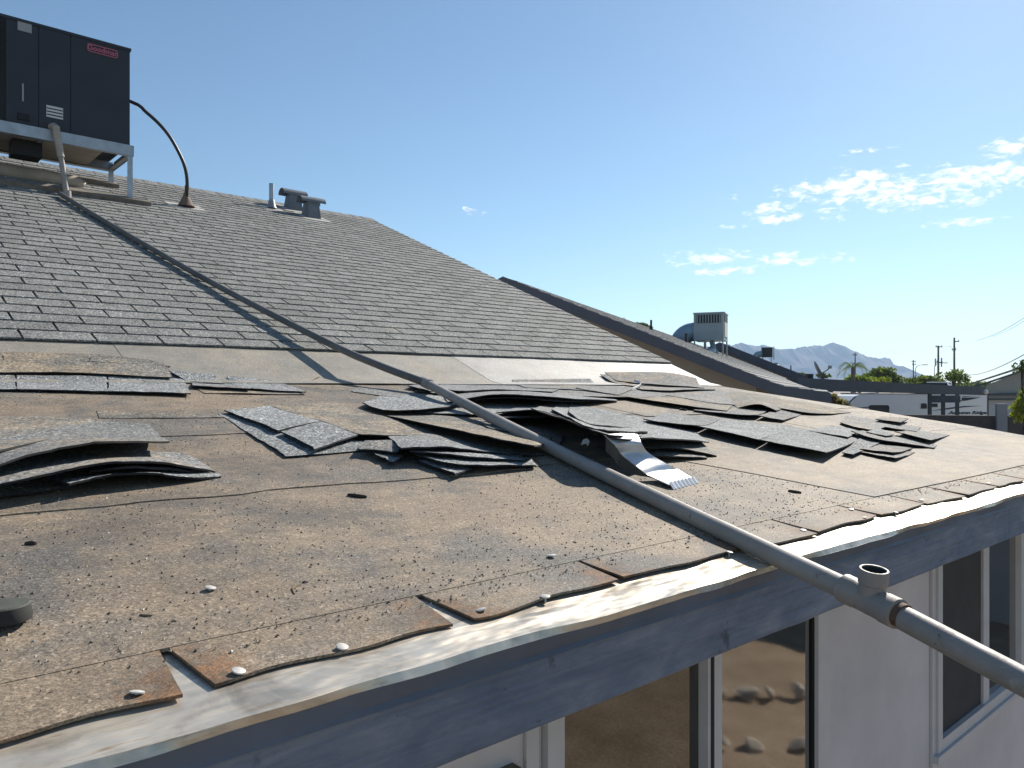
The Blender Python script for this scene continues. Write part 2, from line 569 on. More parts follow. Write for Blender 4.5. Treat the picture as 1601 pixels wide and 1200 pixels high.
M['n_dark'] = plain('shaded_eave_board', (.05, .055, .07), .8)
M['hvac'] = plain('pale_hvac_enamel', (.30, .335, .35), .5, .1, .1, 3)
M['hvac_dark'] = plain('hvac_grille', (.018, .02, .022), .6)
M['duct'] = plain('duct_sheet_metal', (.22, .30, .37), .5, .2, .15, 3)
M['cream'] = plain('cream_panel', (.62, .60, .55), .6, 0, .06, 2)
M['beam'] = plain('slate_beam', (.055, .063, .08), .7, 0, .15, 2)
def f(t):
    p = t.pos()
    c = t.ramp(t.noise(p, 1.5, 6, .6), [(.3, (.075, .065, .06)), (.7, (.115, .10, .092))])
    return bsdf(t, c, .9, 0, .2, t.noise(p, 20, 4), .4, .01)
M['block'] = mat('dark_block_wall', f)
M['pilaster'] = plain('grey_pilaster', (.26, .265, .28), .9, 0, .1, 3)
M['trailer'] = plain('white_trailer_skin', (.82, .83, .84), .35, 0, .04, 2)
M['trailer_dark'] = plain('black_trailer_trim', (.02, .022, .03), .35)
M['navy'] = plain('navy_stripe', (.03, .045, .10), .4)
M['stucco'] = plain('grey_stucco', (.33, .33, .30), .9, 0, .06, 4)
M['stucco_pale'] = plain('pale_stucco', (.5, .5, .49), .9, 0, .06, 4)
M['pole'] = plain('weathered_pole', (.10, .085, .075), .9)
M['steel'] = plain('grey_steel', (.25, .26, .27), .5, .4)
M['cable'] = plain('black_cable', (.03, .03, .03), .6)
def leafmat(name, c1, c2):
    def f(t):
        g = t.node('ShaderNodeNewGeometry')
        r = g.outputs['Random Per Island']
        c = t.mix(r, c1, c2)
        d = t.node('ShaderNodeBsdfDiffuse'); t.put(d.inputs[0], c)
        tr = t.node('ShaderNodeBsdfTranslucent'); t.put(tr.inputs[0], t.mix(1.0, c, (1.2, 1.3, .6), 'MULTIPLY'))
        m = t.node('ShaderNodeMixShader'); m.inputs[0].default_value = .4
        t.l.new(d.outputs[0], m.inputs[1]); t.l.new(tr.outputs[0], m.inputs[2])
        return m.outputs[0]
    return mat(name, f)
M['leaf_dark'] = leafmat('dark_leaf', (.045, .07, .022), (.10, .135, .04))
M['leaf_mid'] = leafmat('olive_leaf', (.07, .10, .03), (.16, .19, .055))
M['leaf_bright'] = leafmat('bright_leaf', (.12, .18, .05), (.24, .29, .09))
M['leaf_yellow'] = leafmat('yellow_green_leaf', (.14, .19, .04), (.32, .33, .06))
M['leaf_dry'] = leafmat('dry_brush_leaf', (.16, .13, .075), (.24, .2, .11))

# ------------------------------------------------------------------ ground, mountains
def struct(name, mb, m, smooth=False):
    return tag(obj(name, mb, m, None, smooth, at_=(0, 0, 0)), kind='structure')

g = MB()
gs = [-6000, -1500, -300, -60, -20, -8, 0, 8, 20, 60, 300, 1500, 6000]
b = [[Vector((x, y, 0)) for x in gs] for y in gs]
n = len(gs)
g.add([p for r_ in b for p in r_], [(i * n + j, i * n + j + 1, (i + 1) * n + j + 1, (i + 1) * n + j) for i in range(n - 1) for j in range(n - 1)])
struct('ground', g, M['ground'])

MTN_D = 2600.0
prof = [(760, 600), (850, 575), (960, 552), (1060, 545), (1110, 541), (1128, 538), (1140, 541), (1152, 536.5), (1158, 535), (1164, 538), (1178, 540), (1195, 539), (1208, 544), (1216, 545),
        (1222, 545), (1228, 551), (1236, 549.5), (1243, 545), (1250, 542), (1262, 541.5), (1273, 540), (1288, 540), (1295, 537), (1302, 535), (1310, 538),
        (1318, 542), (1326, 545), (1336, 549), (1347, 553), (1358, 558), (1366, 559), (1376, 560), (1386, 559), (1392, 561), (1397, 569), (1405, 576), (1418, 584), (1440, 592), (1500, 599), (1600, 602), (1700, 606)]
def mtn_y(x):
    for (x0, y0), (x1, y1) in zip(prof, prof[1:]):
        if x0 <= x <= x1:
            return y0 + (y1 - y0) * (x - x0) / (x1 - x0)
    return 606
g = MB(); rows = []
xs = [760 + i * 2.5 for i in range(int(940 / 2.5) + 1)]
ND = 16
for j in range(ND + 1):
    q = j / ND * 2 - 1            # -1 front foot ... 0 crest ... 1 back foot
    row = []
    for x in xs:
        depth = MTN_D + q * 420 + (90 * noise.noise(Vector((x * .02, q * 2, 1))) if abs(q) > .05 else 0)
        yy = mtn_y(x) + 2.2 * noise.noise(Vector((x * .27, 0, 0))) + 1.6 * noise.noise(Vector((x * .09, 3, 0)))
        top = (608 - yy) / FPX * MTN_D + CAM_H
        hgt = max(0.0, 1 - abs(q)) ** 1.15
        rid = 1 + .28 * noise.noise(Vector((x * .045, q * 4.5, 5))) * (1 if 0.05 < abs(q) < .95 else 0)
        p = RT * ((x - 800) / FPX * MTN_D) + FW * depth
        row.append(Vector((p.x, p.y, -2 + (top + 2) * min(1.0, hgt * rid) if abs(q) > .01 else top)))
    rows.append(row)
n = len(xs)
g.add([p for r_ in rows for p in r_], [(i * n + j, i * n + j + 1, (i + 1) * n + j + 1, (i + 1) * n + j) for i in range(ND) for j in range(n - 1)])
struct('mountain_range', g, M['mountain'])

# ------------------------------------------------------------------ the house
house = thing('house', (2.0, 4.0, 0.0), 'nearest house with grey shingles, torn porch roof and peeling blue fascia', 'house')
X0 = -2.6                                        # left end of what is built
def zA(y): return CAM_H + A0 + AS * y
def zB(y): return CAM_H + B0 + BS * y

# main roof: deck, back slope and gable
NB = Vector((0, -math.sin(math.atan(BS)), math.cos(math.atan(BS))))
UB = Vector((0, math.cos(math.atan(BS)), math.sin(math.atan(BS))))
d = MB()
yr, zr = RIDGE_Y, zB(RIDGE_Y)
yb = 2 * RIDGE_Y - KNEE_Y
d.slab([[Vector((X0, KNEE_Y, zB(KNEE_Y) - .004)), Vector((RAKE_X, KNEE_Y, zB(KNEE_Y) - .004))], [Vector((X0, yr, zr - .004)), Vector((RAKE_X, yr, zr - .004))], [Vector((X0, yb, zB(KNEE_Y))), Vector((RAKE_X, yb, zB(KNEE_Y)))]],
       [[Vector((X0, KNEE_Y, zB(KNEE_Y) - .12)), Vector((RAKE_X, KNEE_Y, zB(KNEE_Y) - .12))], [Vector((X0, yr, zr - .12)), Vector((RAKE_X, yr, zr - .12))], [Vector((X0, yb, zB(KNEE_Y) - .12)), Vector((RAKE_X, yb, zB(KNEE_Y) - .12))]])
upper = obj('main_roof', d, M['old_shingle'], house)

# three-tab shingles on the main roof, exposure 12.7 cm, tabs 30.5 cm
TABW, EXPO = .305, .128
slope_len = (RIDGE_Y - SHINGLE_Y0) / UB.y
NROW = int(slope_len / EXPO)
def tab_mb(w, l, jit):
    m = MB()
    rnd = random.Random(jit)
    def e(a): return rnd.uniform(-a, a)
    x0, x1 = 0.006, w - .006
    f0 = e(.0015); f1 = e(.0015); lf = abs(e(.0022)); lr = abs(e(.0022))
    t = .0076
    # local frame: x along the course, y up the slope, z off the roof
    m.hexa([(x0, f0, t * .8 + lf), (x1, f1, t * .8 + lr), (x1, l, .0005), (x0, l, .0005),
            (x0 + e(.001), f0, 2 * t + lf), (x1 + e(.001), f1, 2 * t + lr), (x1, l, t), (x0, l, t)])
    return m
TABLEN = .185
tab_meshes = [mesh_of('shingle', tab_mb(TABW, TABLEN, i), M['shingle']) for i in range(8)]
rotB = Matrix((Vector((1, 0, 0)), UB, NB)).transposed()
tabs = []
for r_ in range(NROW):
    s0 = r_ * EXPO
    shift = (r_ % 2) * TABW * .5 + .012 * math.sin(r_ * 1.7) + .055
    i0 = int((X0 - shift) / TABW)
    i = i0
    while True:
        x = shift + i * TABW
        i += 1
        if x + TABW > RAKE_X + .02:
            break
        p = Vector((x, SHINGLE_Y0, zB(SHINGLE_Y0))) + UB * s0 + NB * .001
        c = p + Vector((TABW / 2, 0, 0)) - Vector((0, 0, CAM_H))
        dep = c.dot(FW); u = c.dot(RT) / dep
        area = -1
        if dep > 0 and -.72 < u < .7:
            area = 1 / dep ** 2
        tabs.append((area, p, r_))
    if RAKE_X + .02 - x > .02:                          # cut tab at the rake
        p = Vector((x, SHINGLE_Y0, zB(SHINGLE_Y0))) + UB * s0 + NB * .001
        tabs.append((-2 - (RAKE_X + .02 - x), p, r_))
tabs.sort(key=lambda q: -q[0])
field = MB()
po = origin(upper)
for k, (area, p, r_) in enumerate(tabs):
    if k < 290 and area > 0:
        o = bpy.data.objects.new('shingle', tab_meshes[random.randrange(8)])
        COL.objects.link(o)
        o.parent = upper
        o.location = p - po
        o.rotation_euler = rotB.to_euler()
    else:
        wd = TABW if area > -2 else -area - 2
        m = tab_mb(wd, TABLEN, k)
        field.add([p + rotB @ v for v in m.v], m.f)
tag(obj('shingle_field', field, M['shingle'], upper), kind='stuff')
# ridge caps
for i in range(int((RAKE_X + .3) / .16)):
    x = RAKE_X + .02 - (i + 1) * .16
    m = MB()
    ya, yb2 = RIDGE_Y - .13, RIDGE_Y + .13
    zt = zr + .022
    l0, l1 = .0, .0
    top = [[Vector((x, ya, zB(ya) + .016 + l0)), Vector((x, RIDGE_Y, zt + l0)), Vector((x, yb2, zB(ya) + .016 + l0))],
           [Vector((x + .19, ya, zB(ya) + .011)), Vector((x + .19, RIDGE_Y, zt - .004)), Vector((x + .19, yb2, zB(ya) + .011))]]
    m.slab(top, [[q - Vector((0, 0, .006)) for q in r2] for r2 in top])
    obj('ridge_cap', m, M['shingle'], upper)

# gable end, rake boards
m = MB()
def raked(mb, x0, x1, y0, z0, y1, z1, drop):
    mb.hexa([(x0, y0, z0 - drop), (x1, y0, z0 - drop), (x1, y1, z1 - drop), (x0, y1, z1 - drop), (x0, y0, z0), (x1, y0, z0), (x1, y1, z1), (x0, y1, z1)])
raked(m, RAKE_X + .003, RAKE_X + .03, KNEE_Y, zB(KNEE_Y) - .006, RIDGE_Y, zr - .006, .16)
obj('rake_board', m, M['fascia'], house)

# porch deck
m = MB()
m.slab([[Vector((X0, EAVE_Y + .03, zA(EAVE_Y + .03) - .012)), Vector((RAKE_X, EAVE_Y + .03, zA(EAVE_Y + .03) - .012))], [Vector((X0, KNEE_Y + .02, zA(KNEE_Y) - .014)), Vector((RAKE_X, KNEE_Y + .02, zA(KNEE_Y) - .014))]],
       [[Vector((X0, EAVE_Y + .03, zA(EAVE_Y) - .10)), Vector((RAKE_X, EAVE_Y + .03, zA(EAVE_Y) - .10))], [Vector((X0, KNEE_Y + .02, zA(KNEE_Y) - .13)), Vector((RAKE_X, KNEE_Y + .02, zA(KNEE_Y) - .13))]])
porch = obj('porch_roof', m, M['felt'], house)
m = MB()
raked(m, RAKE_X + .003, RAKE_X + .03, EAVE_Y + .06, zA(EAVE_Y + .06) - .015, KNEE_Y, zA(KNEE_Y) - .015, .13)
obj('rake_board', m, M['fascia'], house)

def sheet(name, x0, x1, y0, y1, th, mt, lift0=0.0, lift1=0.0, parent=porch, step=.07, rust=None, edge=0.0, skew0=0.0, skew1=0.0, cut=None):
    """a sheet of roofing that follows the roof; lift0/lift1 at the lower/upper edge"""
    nx = max(2, int((x1 - x0) / step)); ny = max(3, int((y1 - y0) / step))
    top = []; rr = []
    for j in range(ny + 1):
        v = j / ny
        row = []
        for i in range(nx + 1):
            uu = i / nx
            xa = x0 + skew0 * (1 - v); xb = x1 + skew1 * (1 - v)
            if cut:                                   # widening slot towards the eave
                xa = x0 + cut[0] * max(0, 1 - v * (y1 - y0) / .14)
                xb = x1 - cut[1] * max(0, 1 - v * (y1 - y0) / .14)
            x = xa + (xb - xa) * uu
            y = y0 + (y1 - y0) * v + (edge * noise.noise(Vector((x * 7, y0 * 5, 1))) * (1 - v) ** 4)
            z = surf(x, y) + th + lift0 * (1 - v) ** 2 + lift1 * v
            row.append(Vector((x, y, z)))
            if rust:
                rr.append(rust(x, y, uu, v))
        top.append(row)
    bot = [[q - Vector((0, 0, th * .9)) for q in r2] for r2 in top]
    m = MB().slab(top, bot)
    o = obj(name, m, mt, parent, smooth=True)
    if rust:
        a = o.data.attributes.new('rust', 'FLOAT', 'POINT')
        a.data.foreach_set('value', rr + rr)
    return o

# bare sheets, course over course up the porch roof (lower laps run along the eave)
sheet('roofing_sheet', X0, 2.46, 1.05, 1.80, .0055, M['roll'])
sheet('roofing_sheet', 2.20, RAKE_X, 1.05, 1.80, .0078, M['roll'], skew0=.24)
sheet('roofing_sheet', X0, 1.62, 1.725, 2.62, .0085, M['roll'], edge=.02)
sheet('roofing_sheet', 1.60, 3.9, 1.75, 2.60, .0078, M['roll'], edge=.03, skew0=.05)
sheet('roofing_sheet', 3.88, RAKE_X, 1.70, 2.60, .009, M['roll'], edge=.03)
sheet('roofing_sheet', X0, 1.25, 2.42, 3.60, .0115, M['roll'], edge=.02)
sheet('roofing_sheet', 1.23, 3.1, 2.52, 3.60, .0105, M['roll'], edge=.03)
sheet('roofing_sheet', 3.08, RAKE_X, 2.45, 3.60, .012, M['roll'], edge=.03)
# the bare band between the porch roof and the shingles
for (xa, xb, mt, th) in ((X0, 1.05, 'felt', .006), (1.04, 2.35, 'felt', .0075), (2.34, 3.1, 'felt', .006), (3.09, 4.25, 'felt_pale', .0075), (4.24, RAKE_X, 'felt_pale', .006)):
    nx, ny = 10, 5
    top = [[Vector((xa + (xb - xa) * i / nx, KNEE_Y - .03 + (SHINGLE_Y0 + .1 - KNEE_Y + .03) * j / ny, 0)) for i in range(nx + 1)] for j in range(ny + 1)]
    for r2 in top:
        for q in r2:
            q.z = max(zB(q.y), zA(q.y) + .0175) + th - .0045 + .002 * noise.noise(q * 6)
    obj('flashing_sheet', MB().slab(top, [[q - Vector((0, 0, .003)) for q in r2] for r2 in top]), M[mt], porch, smooth=True)

# eave row: separate tabs with slots, rusting at the cut corners
SLOTS = [-2.57, -2.2, -1.8, -1.42, -1.03, -.70, -.36, -.03, .328, .726, 1.108, 1.53, 1.83, 2.20, 2.53, 2.85, 3.18, 3.52, 3.86, 4.19, 4.52, 4.86, 5.19, RAKE_X + .004]
for i in range(len(SLOTS) - 1):
    a, b_ = SLOTS[i], SLOTS[i + 1]
    wide = .018 if abs(a - .328) < .01 or abs(a - .726) < .01 else random.uniform(.003, .014)
    wide2 = .014 if abs(b_ - .328) < .01 or abs(b_ - .726) < .01 else random.uniform(.003, .014)
    yo = .934 + random.uniform(-.008, .008)
    def rust(x, y, uu, v, yo=yo, a=a, b_=b_):
        dx = min(x - a, b_ - x); dy = y - yo
        c = max(0, 1 - math.hypot(dx / .13, dy / .19)) * 1.05
        e = max(0, 1 - dy / .02) * .38
        s_ = max(0, 1 - dx / .05) * max(0, 1 - dy / .17) * .75
        return max(c, e, s_)
    sheet('eave_shingle', a + .004, b_ - .004, yo, 1.075, .0045, M['eave_tab'], lift0=random.uniform(.0, .0025), step=.02, rust=rust, edge=.014, cut=(wide, wide2))

# metal drip edge: wavy top flange and face
N = 220
top = []; bot = []
prof_d = []
xs = [X0 + (RAKE_X + .03 - X0) * i / N for i in range(N + 1)]
def wav(x):
    far = min(1, max(0, (x - 1.4) / 1.0))
    return (.010 + .018 * far) * noise.noise(Vector((x * 2.2, 1.7, 0))) + .004 * noise.noise(Vector((x * 7.5, 4.7, 0)))
def wavz(x):
    return .006 * noise.noise(Vector((x * 3.4, 9.2, 0))) + .003 * noise.noise(Vector((x * 9.0, 2.2, 0)))
rows = [[] for _ in range(5)]
for x in xs:
    y = EAVE_Y + wav(x)
    ze = zA(EAVE_Y) + wavz(x)
    rows[0].append(Vector((x, 1.10, zA(1.10) - .004)))
    rows[1].append(Vector((x, .96, zA(.96) - .003 + .3 * wavz(x))))
    rows[2].append(Vector((x, y + .03, ze + .002)))
    rows[3].append(Vector((x, y + .004, ze)))
    rows[4].append(Vector((x, EAVE_Y - .001, ze - .012)))
m = MB(); m.slab(rows, [[q + Vector((0, .001, -.002)) for q in r2] for r2 in rows])
drip = obj('drip_edge', m, M['drip'], house, smooth=True)
m = MB()
rows = [[Vector((x, EAVE_Y - .0015, zA(EAVE_Y) + wavz(x) - .011)) for x in xs],
        [Vector((x, EAVE_Y + .002 + .002 * noise.noise(Vector((x * 4, 0, 0))), zA(EAVE_Y) - .033)) for x in xs],
        [Vector((x, EAVE_Y - .002, zA(EAVE_Y) - .040)) for x in xs]]
m.slab(rows, [[q + Vector((0, .0015, 0)) for q in r2] for r2 in rows])
obj('drip_face', m, M['drip_face'], drip, smooth=True)
# fascia boards, butted
FZ1, FZ0 = zA(EAVE_Y) - .016, zA(EAVE_Y) - .148
for (xa, xb) in ((X0, .2), (.203, 3.05), (3.053, RAKE_X + .03)):
    m = MB()
    nx = 24
    top = []
    for (yy, zz) in ((EAVE_Y + .006, FZ1), (EAVE_Y + .006, FZ0 + .004), (EAVE_Y + .009, FZ0)):
        top.append([Vector((xa + (xb - xa) * i / nx, yy, zz + (.0025 * noise.noise(Vector((i * 1.3, xa, 0))) if zz < FZ1 else 0))) for i in range(nx + 1)])
    m.slab(top, [[q + Vector((0, .028, 0)) for q in r2] for r2 in top])
    obj('fascia_board', m, M['fascia'], house)
# soffit and walls
WY = 1.30
m = MB(); m.box((X0, EAVE_Y + .038, FZ0 + .02), (RAKE_X, WY + .12, FZ0 + .035)); obj('soffit', m, M['soffit'], house)
HX1 = 5.2
def wx(px): 
    r = ray(px, 900); return r.x / r.y * WY
DX0, DX1 = wx(846), wx(1283)
WX0, WX1 = wx(1458), wx(1594)
def wz(px, py): return on_y(px, py, WY).z
WZ0 = wz(1472, 1166)
WZ1 = FZ0 - .01
DZ0, DZ1 = .12, FZ0 - .005
m = MB()
TH = .12
m.box((X0, WY, 0), (DX0, WY + TH, FZ0 + .018))
m.box((DX1, WY, 0), (WX0, WY + TH, FZ0 + .018))
m.box((WX1, WY, 0), (HX1, WY + TH, FZ0 + .018))
m.box((WX0, WY, 0), (WX1, WY + TH, WZ0))
m.box((DX0, WY, 0), (DX1, WY + TH, DZ0))
m.box((WX0, WY, WZ1), (WX1, WY + TH, FZ0 + .018))
m.box((HX1 - TH, WY + TH, 0), (HX1, 14, FZ0 + .018))
wall = obj('wall', m, M['wall'], house)
# gable triangle above the side wall
m = MB()
m.add([(HX1 - TH, KNEE_Y, FZ0), (HX1 - TH, RIDGE_Y, zr - .13), (HX1 - TH, 14.4, FZ0), (HX1, KNEE_Y, FZ0), (HX1, RIDGE_Y, zr - .13), (HX1, 14.4, FZ0)],
      [(0, 1, 2), (5, 4, 3), (0, 3, 4, 1), (1, 4, 5, 2), (2, 5, 3, 0)])
obj('gable_wall', m, M['wall'], house)
m = MB()
for px in (1457,):
    x = wx(px) - .03
    m.box((x, WY - .012, 0), (x + .05, WY - .001, FZ0 + .015))
obj('wall_batten', m, M['trim'], house)
m = MB(); x = wx(1284); m.box((x + .002, WY - .010, 0), (x + .045, WY - .001, FZ0 + .015)); obj('wall_batten', m, M['trim'], house)
m = MB(); x = wx(838); m.box((x - .04, WY - .010, 0), (x, WY - .001, FZ0 + .015)); obj('wall_batten', m, M['trim'], house)

def frame_rect(mb, x0, x1, z0, z1, t, y0, y1):
    mb.box((x0, y0, z0), (x0 + t, y1, z1)); mb.box((x1 - t, y0, z0), (x1, y1, z1))
    mb.box((x0 + t, y0, z0), (x1 - t, y1, z0 + t)); mb.box((x0 + t, y0, z1 - t), (x1 - t, y1, z1))

# sliding door
m = MB(); frame_rect(m, DX0 + .002, DX1 - .002, DZ0 + .002, DZ1, .055, WY - .02, WY + .07)
door = obj('sliding_door', m, M['trim'], house)
xm0, xm1 = wx(1101), wx(1123)
m = MB(); m.box((xm0, WY - .012, DZ0 + .06), (xm1, WY + .045, DZ1 - .056)); obj('stile', m, M['trim'], door)
m = MB(); m.box((xm0 + .014, WY - .016, DZ0 + .07), (xm0 + .026, WY - .0125, DZ1 - .06)); obj('seal', m, M['rubber'], door)
m = MB(); m.box((DX0 + .058, WY + .02, DZ0 + .06), (xm0 - .001, WY + .026, DZ1 - .058)); obj('pane', m, M['glass_dark'], door)
m = MB(); m.box((xm1 + .001, WY + .004, DZ0 + .06), (DX1 - .059, WY + .010, DZ1 - .058)); obj('pane', m, M['glass'], door)
m = MB(); m.box((DX1 - .0585, WY - .006, DZ0 + .06), (DX1 - .0572, WY + .03, DZ1 - .058)); obj('seal', m, M['rubber'], door)
# room behind, curtains
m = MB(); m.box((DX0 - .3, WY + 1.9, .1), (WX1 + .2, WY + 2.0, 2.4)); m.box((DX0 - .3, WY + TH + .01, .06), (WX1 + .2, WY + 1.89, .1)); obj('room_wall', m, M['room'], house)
def curtain(x0, x1, z0, z1, y):
    n = int((x1 - x0) / .02)
    rows = [[Vector((x0 + (x1 - x0) * i / n, y + .03 * math.sin(i * 1.1) + .012 * math.sin(i * 2.7), z)) for i in range(n + 1)] for z in (z0, z1)]
    m = MB().slab(rows, [[q + Vector((0, .003, 0)) for q in r2] for r2 in rows])
    return m
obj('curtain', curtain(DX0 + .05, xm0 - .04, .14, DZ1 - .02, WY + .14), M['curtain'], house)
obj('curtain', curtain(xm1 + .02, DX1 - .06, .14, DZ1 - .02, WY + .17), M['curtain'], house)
# window
m = MB(); frame_rect(m, WX0 + .002, WX1 - .002, WZ0 + .002, WZ1 - .002, .05, WY - .022, WY + .07)
win = obj('window', m, M['trim'], house)
sx0, sx1 = wx(1533), wx(1542)
m = MB(); m.box((sx0, WY - .012, WZ0 + .053), (sx1, WY + .05, WZ1 - .053)); obj('stile', m, M['trim'], win)
m = MB(); m.box((WX0 + .053, WY + .0, WZ0 + .053), (sx0 - .001, WY + .004, WZ1 - .053)); tag(obj('insect_screen', m, M['screen'], win))
m = MB(); m.box((sx1 + .001, WY + .006, WZ0 + .053), (WX1 - .053, WY + .012, WZ1 - .053)); obj('pane', m, M['glass'], win)
m = MB(); m.box((WX0 - .03, WY - .034, WZ0 - .03), (WX1 + .03, WY - .001, WZ0 + .0)); obj('sill', m, M['trim'], win)
# small framed panel on the white wall at the left
a = on_y(790, 1196, WY)
m = MB(); frame_rect(m, a.x - .28, a.x + .02, a.z - .3, a.z, .012, WY - .03, WY - .001); m.box((a.x - .268, WY - .02, a.z - .288), (a.x + .008, WY - .001, a.z - .012), 1)
obj('wall_panel', m, [M['wood'], M['wall']], house)

# ------------------------------------------------------------------ curled, lifted shingles
def poly_at(pts, t):
    n = len(pts) - 1
    q = min(n - 1e-6, max(0, t * n)); i = int(q); f = q - i
    p0 = pts[max(i - 1, 0)]; p1 = pts[i]; p2 = pts[i + 1]; p3 = pts[min(i + 2, n)]
    return 0.5 * ((2 * p1) + (p2 - p0) * f + (2 * p0 - 5 * p1 + 4 * p2 - p3) * f * f + (3 * p1 - p0 - 3 * p2 + p3) * f ** 3)

def flap(back, front, mt='slate_shingle', pw=1.5, nv=8, th=.005):
    B = []; F = []
    def conv(l):
        out = []
        for (x, y, h) in l:
            p = on_roof(x, y, h + .012)
            out.append(Vector((p.x, p.y, h)))
        return out
    B = conv(back); F = conv(front)
    nu = 6 * (max(len(B), len(F)) - 1) + 3
    top = []
    for j in range(nv + 1):
        v = j / nv
        row = []
        for i in range(nu + 1):
            t = i / nu
            b = poly_at(B, t); f = poly_at(F, t)
            p = b.lerp(f, v)
            h = max(.0, b.z) + (max(.0, f.z) - max(0, b.z)) * v ** pw
            jt = .0022 * noise.noise(Vector((p.x * 23, p.y * 23, len(back)))) + .004 * noise.noise(Vector((p.x * 5, p.y * 5, len(front) + 9)))
            e = (.004 + .009 * v ** 4) * noise.noise(Vector((i * 1.7, back[0][0], j * .5)))
            row.append(Vector((p.x + e, p.y + e * .6, surf(p.x, p.y) + (.0135 if p.y > 2.35 else .0125 if p.y > 1.8 else .0115) + max(0.0, h + jt * (.4 + .6 * v)))))
        top.append(row)
    bot = [[q - Vector((0, 0, th)) for q in r2] for r2 in top]
    m = MB()
    m.slab(top, bot)
    nt = (len(top) - 1) * (len(top[0]) - 1) * 2
    m.m = [(0 if k % 2 == 0 else 1) if k < nt else 1 for k in range(len(m.f))]
    o = obj('curled_shingle', m, [M[mt], M['underside']], porch, smooth=True)
    return o

